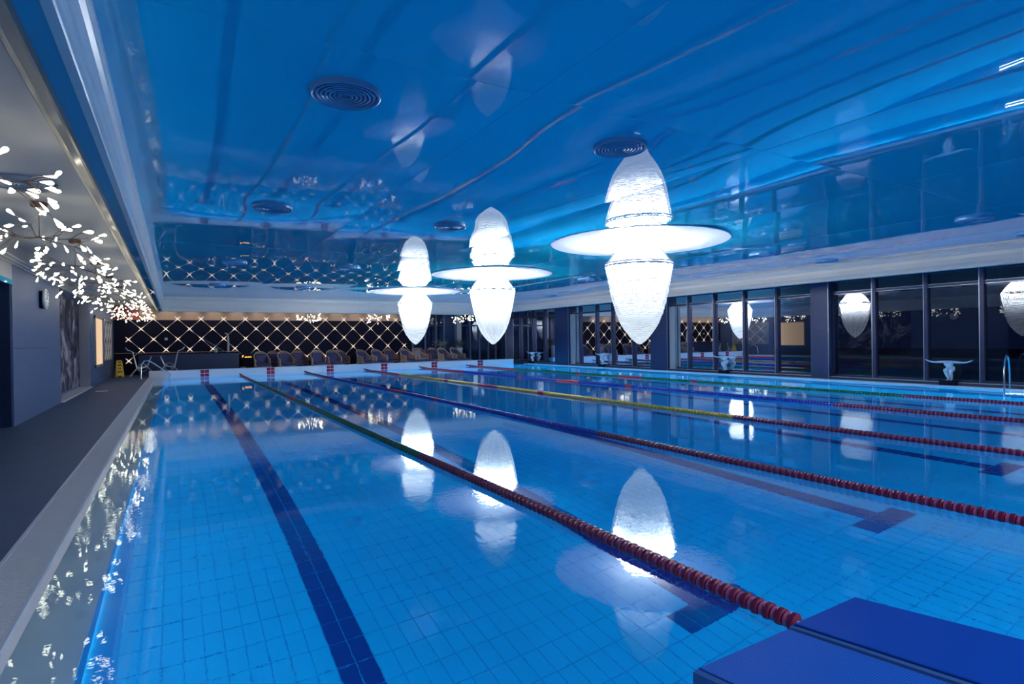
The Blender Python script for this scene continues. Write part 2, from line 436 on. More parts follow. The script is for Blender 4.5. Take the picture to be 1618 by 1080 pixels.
cand.sort(); navy.sort()
for name, lst, me, matn in (('tile', cand, tile_me, 'tile'), ('lane_tile', navy, line_me, 'tile_navy')):
    for d, x, y in lst[:300]:
        link(name, me, basin, (x, y, PD))
    rest = MB(); proto = tile_mb(0.0026 if name == 'tile' else 0.004)
    for d, x, y in lst[300:]:
        rest.add([(p[0]+x, p[1]+y, p[2]+PD) for p in proto.v], proto.f)
    o = rest.build('tile_field' if name == 'tile' else 'lane_tile_field', MT[matn], basin); o['kind'] = 'stuff'
# pale grout under the navy tiles, then the far run of each lane line
for l in LANES:
    mb = MB(); mb.box(l-0.125, l+0.125, T_Y, NEAR_Y+0.1, PD-0.012, PD-0.008); mb.box(l-0.375, l+0.375, T_Y, T_Y+0.25, PD-0.012, PD-0.008)
    mb.build('lane_line_joint', MT['grout_l'], basin)
    mb = MB(); mb.box(l-0.121, l-0.004, NEAR_Y+0.1, 24.85, PD-0.01, PD+0.002); mb.box(l+0.004, l+0.121, NEAR_Y+0.1, 24.85, PD-0.01, PD+0.002)
    mb.box(l-0.375, l+0.375, 24.85, 25.1, PD-0.01, PD+0.002)
    mb.build('lane_line', MT['tile_navy'], basin)
# basin walls
mb = MB()
mb.box(PX0-0.2, PX0, PY0-0.2, PY1+0.2, PD-0.1, -0.06); mb.build('side_wall', MT['tile_far'], basin)
mb = MB(); mb.box(PX1, PX1+0.15, PY0-0.2, PY1+0.6, PD-0.1, 0.0); mb.build('side_wall', MT['tile_far'], basin)
mb = MB(); mb.box(PX0-0.3, PX1+0.2, PY0-0.2, PY0, PD-0.1, 0.02); mb.build('end_wall', MT['tile_far'], basin)
mb = MB(); mb.box(PX0-0.3, PX1+0.2, PY1+0.0, PY1+0.2, PD-0.1, -0.02); mb.build('end_wall', MT['tile_far'], basin)
# white lip just under the water on the left
mb = MB(); mb.prism([(-0.70, 0.012), (-0.66, 0.004), (PX0+0.01, -0.045), (PX0+0.01, -0.075), (-0.70, -0.1)], 'y', PY0, PY1)
mb.build('overflow_lip', MT['white'], basin)

# water
me = MB().add([(-0.655, PY0, 0), (PX1, PY0, 0), (PX1, PY1, 0), (-0.655, PY1, 0)], [(0, 1, 2, 3)])
wo = me.build('pool_water', MT['water'])
tag(wo, 'calm clear blue water filling the swimming pool', 'water', kind='stuff')

# left overflow grate
gr = thing('overflow_grate', 'white ribbed overflow grate along the left edge of the pool', 'grate', kind='structure')
mb = MB(); mb.box(-0.92, -0.68, PY0-0.6, 27.1, -0.2, 0.0); mb.build('channel', MT['grate_dark'], gr)
mb = MB(); mb.box(-0.925, -0.905, PY0-0.6, 27.1, -0.1, 0.054); mb.box(-0.69, -0.672, PY0-0.6, 27.1, -0.1, 0.03); mb.build('edge_rail', MT['grate'], gr)
pm = MB()
for k in range(20):
    y = k*0.0254
    pm.add([(-0.904, y, -0.02), (-0.69, y, -0.02), (-0.69, y+0.012, -0.02), (-0.904, y+0.012, -0.02),
            (-0.904, y+0.001, 0.048), (-0.69, y+0.001, 0.030), (-0.69, y+0.011, 0.030), (-0.904, y+0.011, 0.048)],
           [(4,5,6,7),(0,1,5,4),(1,2,6,5),(2,3,7,6),(3,0,4,7)])
for k in range(4):
    x = -0.86+k*0.045
    pm.box(x, x+0.008, 0, 0.503, 0.005, 0.036-(x+0.904)*0.084)
pme = pm.mesh('grate_panel', MT['grate'])
y = PY0-0.6
while y < 27.0:
    link('grate_panel', pme, gr, (0, y, 0)); y += 0.508

# far pool wall with red lane markers
par = thing('pool_end_wall', 'low white wall across the far end of the pool with red markers', 'wall', kind='structure')
mb = MB(); mb.bbox(-0.90, 15.9, PY1, 27.1, -0.15, 0.305, 0.015); mb.build('wall_body', MT['white'], par)
rt = MB(); rt.bbox(-0.074, 0.074, -0.066, 0.066, 0, 0.006, 0.003)
rtm = rt.mesh('tile', MT['red_tile'])
for px_ in (1.05, 3.58, 6.11, 8.65, 11.24, 13.85):
    for sx in (-0.08, 0.08):
        for zz in (0.075, 0.225):
            link('tile', rtm, par, (px_+sx, PY1-0.0, zz), (PI/2, 0, 0))

# right ledge
mb = MB(); mb.bbox(PX1-0.02, 16.98, PY0-0.3, BY, -0.12, 0.035, 0.008)
struct('ledge', mb, MT['ledge'], 'narrow white ledge along the right edge of the pool below the windows', 'ledge')
mb = MB(); mb.box(16.98, WX+0.25, NY, BY, -0.12, 0.10)
pl = struct('plinth', mb, MT['plinth'], 'dark stone plinth below the row of windows', 'plinth')
mb = MB(); mb.box(16.99, 17.05, PY0-2, BY, 0.10, 0.118); mb.build('metal_edge', MT['alu'], pl)

# ------------------------------------------------------------------ ceiling
SEAMS_X = [-0.36, 2.42, 5.22, 7.95, 10.68, 13.36, 14.88]
SEAMS_Y = [-6.0, 3.72, 12.3, 20.6, 26.4]
VENTS = [(1.15, 4.38), (3.84, 4.32), (11.42, 4.20), (14.2, 4.3),
         (1.19, 8.47), (3.90, 8.52), (11.6, 8.33), (14.2, 8.32),
         (1.22, 14.58), (3.86, 14.55), (11.3, 14.4), (14.2, 14.4),
         (1.22, 20.6), (3.86, 20.6), (11.3, 20.6), (14.2, 20.6)]
LAMPS = [(7.87, 8.36), (7.84, 14.3), (7.84, 20.4)]
def ceil_z(x, y):
    i = max(k for k in range(len(SEAMS_X)-1) if SEAMS_X[k] <= x+1e-6) if x > SEAMS_X[0] else 0
    j = max(k for k in range(len(SEAMS_Y)-1) if SEAMS_Y[k] <= y+1e-6) if y > SEAMS_Y[0] else 0
    u = 2*(x-SEAMS_X[i])/(SEAMS_X[i+1]-SEAMS_X[i])-1
    v = 2*(y-SEAMS_Y[j])/(SEAMS_Y[j+1]-SEAMS_Y[j])-1
    edge = (1-u*u)*(1-v*v)
    a = 0.030*(1 if (i+j) % 2 else 0.7)
    z = CZ - a*edge
    z += 0.016*noise.noise(Vector((x*0.33, y*0.22, 3.1)))
    z += 0.0012*noise.noise(Vector((x*0.9, y*0.65, 8.4)))*edge
    for vx, vy in VENTS:
        d2_ = (x-vx)**2+(y-vy)**2
        if d2_ < 4: z += 0.010*math.exp(-d2_/0.45)
    return z
mb = MB()
xs = []; 
for a, b in zip(SEAMS_X[:-1], SEAMS_X[1:]):
    n = max(4, int((b-a)/0.11)); xs += [a+(b-a)*k/n for k in range(n)]
xs.append(SEAMS_X[-1])
ys = []
for a, b in zip(SEAMS_Y[:-1], SEAMS_Y[1:]):
    n = max(4, int((b-a)/0.13)); ys += [a+(b-a)*k/n for k in range(n)]
ys.append(SEAMS_Y[-1])
vs = [(x, y, ceil_z(min(x, SEAMS_X[-1]-1e-4), min(y, SEAMS_Y[-1]-1e-4))) for y in ys for x in xs]
nx = len(xs)
fs = [(j*nx+i, (j+1)*nx+i, (j+1)*nx+i+1, j*nx+i+1) for j in range(len(ys)-1) for i in range(nx-1)]
cm = bpy.data.meshes.new('ceiling'); cm.from_pydata(vs, [], fs); cm.materials.append(MT['film'])
cm.polygons.foreach_set('use_smooth', [True]*len(cm.polygons))
ce = tag(link('ceiling', cm), 'glossy blue stretch film ceiling mirroring the pool', 'ceiling', kind='structure')
# mark the seams sharp so each film panel bends on its own
bm = bmesh.new(); bm.from_mesh(cm)
sx_ = SEAMS_X[1:-1]; sy_ = SEAMS_Y[1:-1]
for e in bm.edges:
    (a, b) = e.verts
    if any(abs(a.co.x-s) < 1e-4 and abs(b.co.x-s) < 1e-4 for s in sx_) or any(abs(a.co.y-s) < 1e-4 and abs(b.co.y-s) < 1e-4 for s in sy_):
        e.smooth = False
bm.to_mesh(cm); bm.free()

MT['seam'] = mat('welded_film_seam', (0.03, 0.50, 0.80), 0.3)
for s_ in SEAMS_X[1:-1]:
    mb = MB(); mb.tube([(s_, -5.8+0.4*k, ceil_z(s_, -5.8+0.4*k)+0.001) for k in range(81)], 0.0028, 4); mb.build('seam', MT['seam'], ce)
for s_ in SEAMS_Y[1:-1]:
    mb = MB(); mb.tube([(-0.3+0.25*k, s_, ceil_z(-0.3+0.25*k, s_)+0.001) for k in range(61)], 0.0028, 4); mb.build('seam', MT['seam'], ce)
mb = MB(); mb.box(LX-2.6, -0.40, NY, BY+0.2, SZ, SZ+0.1)
struct('ceiling', mb, MT['ceil_paint'], 'pale grey ceiling strip over the left walkway with chandeliers', 'ceiling')
mb = MB(); mb.box(-0.40, WX+0.4, 26.45, BY+0.2, SZ, SZ+0.1)
struct('ceiling', mb, MT['ceil_paint'], 'pale ceiling over the far deck behind the end beam', 'ceiling')
mb = MB(); mb.box(14.9, WX+0.4, NY, 26.6, SZ, SZ+0.1)
struct('ceiling', mb, MT['ceil_paint'], 'ceiling strip between the right beam and the windows', 'ceiling')

# beams with mouldings around the stretch ceiling
prof = [(-0.36, 3.34), (-0.36, 3.20), (-0.372, 3.19), (-0.372, 3.13), (-0.395, 3.10), (-0.412, 3.02), (-0.416, 2.94), (-0.405, 2.90), (-0.385, 2.885),
        (-0.385, 2.85), (-0.40, 2.84), (-0.40, 2.79), (-0.385, 2.78), (-0.385, 2.73), (-0.375, 2.72), (-0.372, 2.66), (-0.378, 2.65), (-0.42, 2.65), (-0.42, 3.34)]
mb = MB(); mb.prism(prof, 'y', NY, 26.5)
struct('trim_1', mb, MT['mould'], 'pale stepped cornice along the left side of the blue ceiling', 'cornice')
mb = MB(); mb.box(-0.512, -0.418, NY, 26.5, 2.652, 3.3)
struct('beam', mb, MT['film'], 'glossy blue beam soffit between the cornice and the left walkway ceiling', 'beam')
prof = [(-0.512, 2.655), (-0.535, 2.655), (-0.545, 2.675), (-0.56, 2.68), (-0.565, 2.70), (-0.60, 2.74), (-0.655, 2.80), (-0.695, 2.88), (-0.72, 2.95), (-0.74, 2.955), (-0.745, 2.98), (-0.775, 2.99), (-0.80, 3.03), (-0.81, 3.09), (-0.512, 3.09)]
mb = MB(); mb.prism(prof, 'y', NY, 27.6)
struct('trim_2', mb, MT['mould_gold'], 'warm grey crown moulding edging the left walkway ceiling', 'moulding')
prof = [(26.25, 3.34), (26.25, 3.17), (26.22, 3.15), (26.22, 3.10), (26.25, 3.08), (26.28, 2.98), (26.27, 2.80), (26.24, 2.78), (26.24, 2.70), (26.26, 2.665), (26.5, 2.665), (26.5, 3.34)]
mb = MB(); mb.prism(prof, 'x', -0.52, 15.0)
struct('trim_3', mb, MT['fascia'], 'beige grey beam closing the far end of the blue ceiling', 'beam')
prof = [(14.84, 3.34), (14.84, 3.22), (14.88, 3.20), (14.93, 3.12), (14.94, 3.00), (14.92, 2.90), (14.87, 2.82), (14.86, 2.775), (15.05, 2.775), (15.05, 3.34)]
mb = MB(); mb.prism(prof, 'y', NY, 26.5)
struct('trim_4', mb, MT['fascia'], 'beige grey coved beam along the right side above the windows', 'beam')

# ------------------------------------------------------------------ left wall
lw = thing('wall_left', 'grey stone wall along the left walkway, pale above and blue below', 'wall', kind='structure')
def panel(mb, x0, x1, y0, y1, z0, z1): return mb.bbox(x0, x1, y0, y1, z0, z1, 0.006)
for (ya, yb) in ((12.15, 16.6),):
    for z0, z1 in ((DECK, 1.322), (1.328, 2.72)):
        mb = MB(); panel(mb, LX-0.30, LX, ya, yb, z0, z1); mb.build('panel', MT['wall_stone'], lw)
for z0, z1 in ((DECK, 1.322), (1.328, 2.72)):
    mb = MB(); panel(mb, LX-0.30, LX, 22.05, BY, z0, z1); mb.build('panel', MT['wall_stone'], lw)
mb = MB(); mb.box(LX-0.32, LX-0.02, 12.15, BY, 2.72, 3.1); mb.box(LX-0.32, LX-0.02, NY, 12.15, 2.42, 3.1); mb.box(LX-0.30, LX, 10.9, 12.15, 2.38, 2.72)
mb.build('frieze', MT['wall_paint'], lw)
mb = MB(); mb.box(LX-0.3, LX, NY, 9.2, DECK, 2.42); mb.build('panel', MT['wall_stone'], lw)
crown = [(LX-0.05, 2.70), (LX+0.015, 2.70), (LX+0.02, 2.72), (LX+0.05, 2.735), (LX+0.055, 2.755), (LX+0.09, 2.775), (LX+0.095, 2.80), (LX-0.05, 2.80)]
for ya, yb in ((9.0, 16.68), (21.98, BY)):
    mb = MB(); mb.prism(crown, 'y', ya, yb); mb.build('crown', MT['wall_paint'], lw)
# recess with the mural
mb = MB(); mb.box(LX-0.34, LX-0.30, 16.6, 22.05, DECK, 3.1); mb.build('recess_back', MT['wall_stone'], lw)
mb = MB(); mb.box(LX-0.30, LX-0.27, 16.66, 21.95, DECK+0.09, 2.68)
mu = mb.build('mural_panel', MT['mural'], lw); mu['label'] = 'smoky dark and white marble panel'
mb = MB(); mb.bbox(LX-0.30, LX+0.05, 16.6, 22.05, DECK-0.02, DECK+0.03, 0.008); mb.build('recess_sill', MT['white'], lw)
mb = MB(); mb.box(LX-0.27, LX-0.01, 21.96, 22.04, DECK, 2.72); mb.build('jamb', MT['alu'], lw)
# door opening near the camera
dr = thing('door_1', 'dark doorway in the left wall under a blue lit lintel', 'door', kind='structure')
mb = MB(); mb.box(LX-0.55, LX-0.5, 9.2, 12.15, DECK, 2.4); mb.build('door_leaf', MT['dark'], dr)
mb = MB(); mb.box(LX-0.5, LX-0.02, 12.08, 12.15, DECK, 2.38); mb.box(LX-0.5, LX-0.02, 9.2, 9.27, DECK, 2.38); mb.build('door_jamb', MT['navy_stone'], dr)
mb = MB(); mb.box(LX-0.5, LX+0.01, 9.2, 12.15, 2.36, 2.44); mb.build('lintel', MT['film'], dr)
mb = MB(); mb.box(LX-0.50, LX-0.47, 10.6, 11.4, 1.95, 2.12); tag(mb.build('door_sign', MT['clock']), 'small pale sign plate above the dark left doorway', 'sign')
# backlit panel, mirror
bp_ = thing('backlit_panel', 'warm glowing upright panel in a pale frame on the left wall', 'wall light', (LX, 24.1, 1.49))
mb = MB(); mb.box(0.0, 0.03, -1.02, 1.02, -0.78, 0.78); mb.build('light_face', MT['panel_glow'], bp_)
mb = MB()
for a in (-1.10, 1.02): mb.box(0, 0.05, a, a+0.08, -0.86, 0.86)
for a in (-0.86, 0.78): mb.box(0, 0.05, -1.10, 1.10, a, a+0.08)
mb.build('frame', MT['beige'], bp_)
mr = thing('mirror_panel', 'tall pale mirror with modelled trellis reflections at the far end of the left wall', 'panel', (LX, 27.3, 1.56))
mb = MB(); mb.box(0.0, 0.02, -1.5, 1.5, -0.74, 0.74); mb.build('panel_face', MT['etched'], mr)
for a_ in (-0.9, 0.0, 0.9):
    for z_ in (-0.42, 0.32):
        mb = MB()
        for s_ in (-1, 1): mb.tube([(0.025, a_-0.42, z_-s_*0.36), (0.03, a_, z_), (0.025, a_+0.42, z_+s_*0.36)], [0.008, 0.022, 0.008], 6)
        mb.build('mirrored_cross', MT['bar'], mr)  # crosses stand in for the trellis reflected in the mirror
mb = MB()
for a in (-1.54, 1.5): mb.box(0, 0.03, a, a+0.04, -0.78, 0.78)
for a in (-0.78, 0.74): mb.box(0, 0.03, -1.54, 1.54, a, a+0.04)
mb.build('frame', MT['alu'], mr)
# wall clock
ck = thing('wall_clock', 'round white clock on a dark bracket high on the left wall', 'clock', (LX, 14.45, 2.29))
mb = MB(); mb.box(0, 0.05, -0.16, 0.10, -0.19, 0.15); mb.build('bracket', MT['dark'], ck)
mb = MB(); mb.lathe([(0.0, 0), (0.19, 0.0), (0.205, 0.015), (0.205, 0.04), (0.19, 0.05), (0.0, 0.05)], 40)
o = mb.build('clock_case', MT['clock'], ck, True); o.rotation_euler = (0, PI/2, 0); o.location = (0.05, 0, 0)
mb = MB(); mb.box(0.101, 0.106, -0.006, 0.006, 0, 0.14); mb.box(0.101, 0.106, -0.09, 0.0, -0.006, 0.006)
mb.build('hand', MT['black'], ck)
for k in range(12):
    mb = MB(); a = k*PI/6; mb.box(0.1, 0.104, 0.165*math.sin(a)-0.008, 0.165*math.sin(a)+0.008, 0.165*math.cos(a)-0.008, 0.165*math.cos(a)+0.008)
    mb.build('hour_mark', MT['black'], ck)
mb = MB(); mb.bbox(-1.95, -1.67, 19.8, 20.15, DECK, DECK+0.006, 0.002)
tag(mb.build('floor_label', MT['white']), 'small white label stuck on the dark deck by the recess', 'label')

# ------------------------------------------------------------------ walls behind, left end, near end
mb = MB(); mb.box(LX-2.6, WX+0.4, NY-0.2, NY, -0.25, 3.4)
struct('wall_near', mb, MT['wall_stone'], 'grey wall at the near end of the hall behind the camera', 'wall')
# rear wall
mb = MB(); mb.box(LX-0.2, 11.3, BY, BY+0.2, DECK, 2.46)
struct('wall_rear', mb, MT['dark'], 'dark navy rear wall behind the glowing trellis', 'wall')
mb = MB(); mb.box(LX-0.2, 11.3, BY-0.02, BY+0.2, 2.46, 3.1)
struct('trim_5', mb, MT['beige'], 'warm beige band lit by downlights above the trellis wall', 'wall band')
mb = MB(); mb.box(LX, -1.32, BY-0.05, BY-0.02, 2.48, 3.08)
struct('trim_6', mb, MT['red_end'], 'red panel at the left end of the beige band', 'panel')  # plain red patch laid over the end of the beige band
mb = MB(); mb.bbox(LX, 2.6, BY-0.06, BY, 0.98, 1.02, 0.005)
struct('trim_7', mb, MT['copper'], 'thin copper rail across the dark rear wall behind the counter', 'rail')

# trellis
tr = thing('wall_trellis', 'diamond trellis of pale rods with glowing joints on the dark rear wall', 'trellis', (0, BY-0.05, 0))
SX, SZ_ = 0.932, 0.465
rows = [2.51, 2.06, 1.60, 1.13, 0.66]
def node_x(r, k): return -1.27+SX*k - (SX/2 if r % 2 == 0 else 0)
def rod_mesh():
    L = math.hypot(SX/2, 0.46)
    mb = MB(); mb.tube([(0, 0, 0), (L*0.3, 0, 0), (L*0.5, 0, 0), (L*0.7, 0, 0), (L, 0, 0)], [0.020, 0.012, 0.009, 0.012, 0.020], 6)
    return mb.mesh('rod', MT['bar'])
rod = rod_mesh()
nd = MB()
for s in (-1, 1):
    for t in (-1, 1):
        nd.tube([(0, -0.012, 0), (s*0.055, -0.014, t*0.055), (s*0.115, -0.01, t*0.115)], [0.024, 0.016, 0.004], 5)
nd.box(-0.03, 0.03, -0.03, 0.0, -0.03, 0.03)
ndm = nd.mesh('joint_light', MT['node'])
for r in range(5):
    for k in range(0 if r % 2 else 0, 14 if r % 2 else 15):
        x = node_x(r, k)
        if x < LX+0.2 or x > 11.3: continue
        link('joint_light', ndm, tr, (x, -0.01, rows[r]))
        if r < 4:
            for s in (-1, 1):
                x2 = x+s*SX/2
                if x2 < LX+0.1 or x2 > 11.4: continue
                link('rod', rod, tr, (x, 0, rows[r]), (0, math.atan2(rows[r]-rows[r+1], s*SX/2), 0))
mb = MB(); mb.box(-0.33-0.06, -0.33+0.06, -0.035, 0.0, 1.55, 1.67)
mb.build('socket_box', MT['alu'], tr)

# ------------------------------------------------------------------ windows
def window(n, y0, y1, mulls, label):
    wn = thing('window_%d' % n, label, 'window', (WX, 0, 0), kind='structure')
    mb = MB()
    mb.box(-0.06, 0.08, y0, y1, 0.10, 0.17); mb.build('bottom_rail', MT['frame'], wn)
    mb = MB(); mb.box(-0.06, 0.08, y0, y1, 2.93, 3.08); mb.build('top_rail', MT['frame'], wn)
    mb = MB(); mb.box(-0.05, 0.07, y0, y1, 2.575, 2.645); mb.build('transom', MT['frame'], wn)
    mb = MB(); mb.box(-0.052, -0.045, y0, y1, 2.57, 2.58); mb.box(-0.052, -0.045, y0, y1, 2.645, 2.652); mb.build('bead_strip', MT['alu'], wn)
    edges = [y0]+list(mulls)+[y1]
    for i, e in enumerate(edges):
        wd = 0.05 if 0 < i < len(edges)-1 else 0.045
        mb = MB(); mb.box(-0.09, 0.08, e-wd, e+wd, 0.12, 2.98); mb.build('mullion', MT['frame'], wn)
        mb = MB(); mb.box(-0.092, -0.08, e+wd-0.012, e+wd+0.002, 0.12, 2.98); mb.build('bead_strip', MT['alu'], wn)
    for a, b in zip(edges[:-1], edges[1:]):
        for z0, z1 in ((0.17, 2.575), (2.645, 2.93)):
            mb = MB(); mb.add([(0, a+0.04, z0), (0, b-0.04, z0), (0, b-0.04, z1), (0, a+0.04, z1)], [(0, 1, 2, 3)])
            mb.build('pane', MT['glass'], wn)
window(1, 3.75, 9.9, [4.95, 6.18, 7.40, 8.70], 'dark framed window bay nearest the camera, behind the right pool ledge')
window(2, 10.5, 16.45, [11.75, 13.0, 14.28, 15.5], 'dark framed window bay second from the camera, behind the right pool ledge')
window(3, 17.4, 23.1, [18.6, 19.96, 21.1, 22.38], 'dark framed window bay third from the camera, partly behind the largest lamp')
window(4, 24.2, 29.4, [25.5, 26.68, 27.95], 'dark framed window bay farthest from the camera beside the far pool wall')
window(5, -4.5, 3.2, [-3.2, -1.9, -0.6, 0.7, 2.0], 'dark framed window bay beside the camera outside the frame')
for i, (a, b) in enumerate(((3.2, 3.75), (9.9, 10.46), (16.42, 17.36), (23.06, 24.25), (29.35, BY+0.2))):
    c = thing('column', ['navy stone column beside the camera, nearest the near end', 'navy stone column between the first and second window bays from the right',
        'navy stone column between the second and third window bays from the right', 'navy stone column between the two farthest window bays',
        'navy stone column in the far right corner of the hall'][i], 'column', (16.93, (a+b)/2, 0), group='window columns', kind='structure')
    h = (b-a)/2
    mb = MB(); mb.bbox(0, 0.35, -h, h, 0.035, 1.52, 0.006); mb.build('block', MT['navy_stone'], c)
    mb = MB(); mb.bbox(0, 0.35, -h, h, 1.526, 3.08, 0.006); mb.build('block', MT['navy_stone'], c)
    mb = MB(); mb.box(-0.006, 0.006, -h-0.006, -h+0.008, 0.035, 3.08); mb.build('corner_strip', MT['alu'], c)
    if i in (2, 3):
        mb = MB(); mb.box(0.12, 0.24, -h-0.30, -h-0.008, 0.12, 2.57); mb.build('side_reveal', MT['wall_paint'], c)
# rear glass wall on the right
wn = thing('window_6', 'dark glazed screen at the far right behind the rattan chairs', 'window', (0, BY, 0), kind='structure')
ed = [11.35, 12.1, 12.75, 13.25, 13.95, 14.25, 14.9, 15.5, 16.1, 16.6, 17.15]
for i, e in enumerate(ed):
    mb = MB(); mb.box(e-0.045, e+0.045, -0.06, 0.06, DECK, 3.08); mb.build('mullion', MT['screen'], wn)
mb = MB(); mb.box(11.3, 17.2, -0.05, 0.05, 2.18, 2.26); mb.box(11.3, 17.2, -0.05, 0.05, DECK, 0.15); mb.build('rail', MT['frame'], wn)
mb = MB(); mb.box(14.02, 14.3, -0.12, 0.1, DECK, 3.08); mb.build('pier', MT['wall_paint'], wn)
mb = MB(); mb.box(13.3, 13.85, -0.10, 0.1, DECK, 3.08); mb.build('pier', MT['navy_stone'], wn)
for a, b in zip(ed[:-1], ed[1:]):
    mb = MB(); mb.add([(a, 0, DECK), (b, 0, DECK), (b, 0, 3.08), (a, 0, 3.08)], [(0, 1, 2, 3)]); mb.build('pane', MT['glass'], wn)

# ------------------------------------------------------------------ night garden beyond the glass
mb = MB(); mb.box(WX+0.26, 60, -30, 80, -0.4, 0.0)
struct('ground', mb, MT['ground'], 'dark paving outside the windows at night', 'ground')
mb = MB(); mb.box(WX-25, WX+0.26, BY+0.25, 80, -0.4, 0.0)
struct('ground', mb, MT['ground'], 'dark ground outside behind the far glazed screen', 'ground')
def planter_tree(name, x, y, h, label, leafm, seed):
    rnd = random.Random(seed)
    t = thing(name, label, 'potted tree', (x, y, 0), group=None)
    mb = MB(); mb.lathe([(0.0, 0), (0.20, 0.0), (0.22, 0.05), (0.17, 0.25), (0.20, 0.6), (0.27, 0.95), (0.30, 1.05), (0.27, 1.05), (0.24, 0.98), (0.0, 0.96)], 20)
    mb.build('urn', MT['statue'], t, True)
    mb = MB(); ends = []
    for k in range(9):
        a = rnd.uniform(0, 2*PI); r = rnd.uniform(0.3, 0.62); z = rnd.uniform(1.3, h)
        p = Vector((r*math.cos(a), r*math.sin(a), z)); ends.append(p)
        mb.tube([(0, 0, 0.95), (p.x*0.3, p.y*0.3, 1.05+0.4*(z-1)), p], [0.02, 0.014, 0.005], 5)
    mb.build('branch', MT['twig'], t)
    mb = MB()
    for p in ends:
        for k in range(22):
            c = p+Vector((rnd.gauss(0, .13), rnd.gauss(0, .13), rnd.gauss(0, .10)))
            d = Vector((rnd.uniform(-1, 1), rnd.uniform(-1, 1), rnd.uniform(-.6, .8))).normalized()*0.075
            s = d.orthogonal().normalized()*0.028
            mb.add([c-d, c+s, c+d, c-s, c+Vector((0, 0, .008))], [(0, 1, 4), (1, 2, 4), (2, 3, 4), (3, 0, 4)])
    o = mb.build('foliage', leafm, t); o['kind'] = 'stuff'
    return t
planter_tree('potted_tree', 19.3, 24.0, 1.9, 'pale leafy tree in a white urn outside the third window bay, on its left', MT['leaf'], 1)
planter_tree('potted_tree', 19.3, 22.3, 1.85, 'pale leafy tree in a white urn outside, seen just behind the largest lamp', MT['leaf'], 2)
mb = MB(); mb.box(30, 46, 44, 44.5, 0, 0.9)
tag(mb.build('garden_wall', MT['wall_paint']), 'low pale garden wall in the dark outside the windows', 'wall')
lb = thing('exit_lamp', 'tiny red lamp glowing outside the second window bay', 'lamp', (24.0, 19.2, 1.35))
mb = MB(); mb.bbox(-0.1, 0.1, -0.2, 0.2, 0, 0.18, 0.04); mb.build('lamp_case', MT['red_glow'], lb)
mb = MB(); mb.tube([(0, 0, -1.35), (0, 0, 0.0)], 0.02, 6); mb.build('post', MT['frame'], lb)

# ------------------------------------------------------------------ the three big lamps
LP = [(0.32, 3.225), (0.40, 3.12), (0.505, 2.99), (0.64, 2.80), (0.648, 2.76), (0.638, 2.74), (0.61, 2.58), (0.58, 2.40), (0.545, 2.22), (0.505, 2.04),
      (0.455, 1.86), (0.387, 1.68), (0.325, 1.56), (0.26, 1.465), (0.20, 1.385), (0.14, 1.32), (0.07, 1.255), (0.012, 1.225)]
def lamp_r(z):
    for (ra, za), (rb, zb) in zip(LP[:-1], LP[1:]):
        if zb <= z <= za: return ra+(rb-ra)*(za-z)/(za-zb)
    return 0.01
lamp_parts = {}
mb = MB(); mb.lathe([(0.0, 3.238), (1.70, 3.238), (1.72, 3.225), (1.70, 3.212), (0.0, 3.212)], 96); lamp_parts['ceiling_disc'] = (mb.mesh('ceiling_disc', MT['disc']), )
mb = MB(); mb.lathe(LP, 48, cap=(False, True)); lamp_parts['beaded_shade'] = (mb.mesh('beaded_shade', MT['net'], True), )
mb = MB(); mb.lathe([(r*0.94, z) for r, z in LP if z > 2.3]+[(0.47, 2.1), (0.38, 1.9), (0.28, 1.72), (0.16, 1.58), (0.0, 1.50)], 32); lamp_parts['light_core'] = (mb.mesh('light_core', MT['core'], True), )
mb = MB()
for z0, rr in ((2.765, 0.652), (2.81, 0.645)):
    mb.tube([(rr*math.cos(2*PI*k/48), rr*math.sin(2*PI*k/48), z0) for k in range(48)], 0.017, 5, closed=True)
mb.tube([(0.325*math.cos(2*PI*k/48), 0.325*math.sin(2*PI*k/48), 3.20) for k in range(48)], 0.012, 5, closed=True)
lamp_parts['hoop'] = (mb.mesh('hoop', MT['hoop'], True), )
def strands(seed):
    rnd = random.Random(seed); mb = MB()
    if seed == 2:                # vertical strings
        for k in range(72):
            a = 2*PI*k/72; pts = []
            for i in range(15):
                z = 2.74-(2.74-1.24)*i/14; r = lamp_r(z)*1.012; aa = a+0.05*math.sin(z*5+k)
                pts.append((r*math.cos(aa), r*math.sin(aa), z))
            mb.tube(pts, 0.0045, 3, cap=False)
    else:                        # tilted, drifting rings
        for k in range(58):
            z = 1.245+1.49*(k/57)**0.9; tilt = 0.10*math.sin(k*0.23+seed); ph = 0.9*seed+k*0.06; pts = []
            for i in range(40):
                a = 2*PI*i/40
                zz = min(2.74, max(1.232, z+tilt*lamp_r(z)*math.cos(a-ph)*1.4+0.010*math.sin(3*a+k)))
                r = lamp_r(zz)*1.012
                pts.append((r*math.cos(a), r*math.sin(a), zz))
            mb.tube(pts, 0.0042, 3, closed=True)
    return mb.mesh('bead_string', MT['thread'])
labels = ['largest jellyfish lamp hanging from a white ceiling disc, nearest the camera', 'middle one of the three jellyfish lamps hanging over the pool',
          'smallest looking jellyfish lamp, farthest of the three over the pool']
for i, (x, y) in enumerate(LAMPS):
    t = thing('jellyfish_lamp', labels[i], 'lamp', (x, y, 0), rz=i*0.7, group='jellyfish lamps over the pool')
    for nm, (me_,) in lamp_parts.items(): link(nm, me_, t)
    o = link('bead_string', strands(i+1), t); o['kind'] = 'stuff'
    mb = MB(); mb.tube([(-0.50, -0.36, 2.74), (-0.51, -0.37, 2.3), (-0.50, -0.36, 1.95)], 0.004, 4); mb.build('loose_thread', MT['thread'], t)

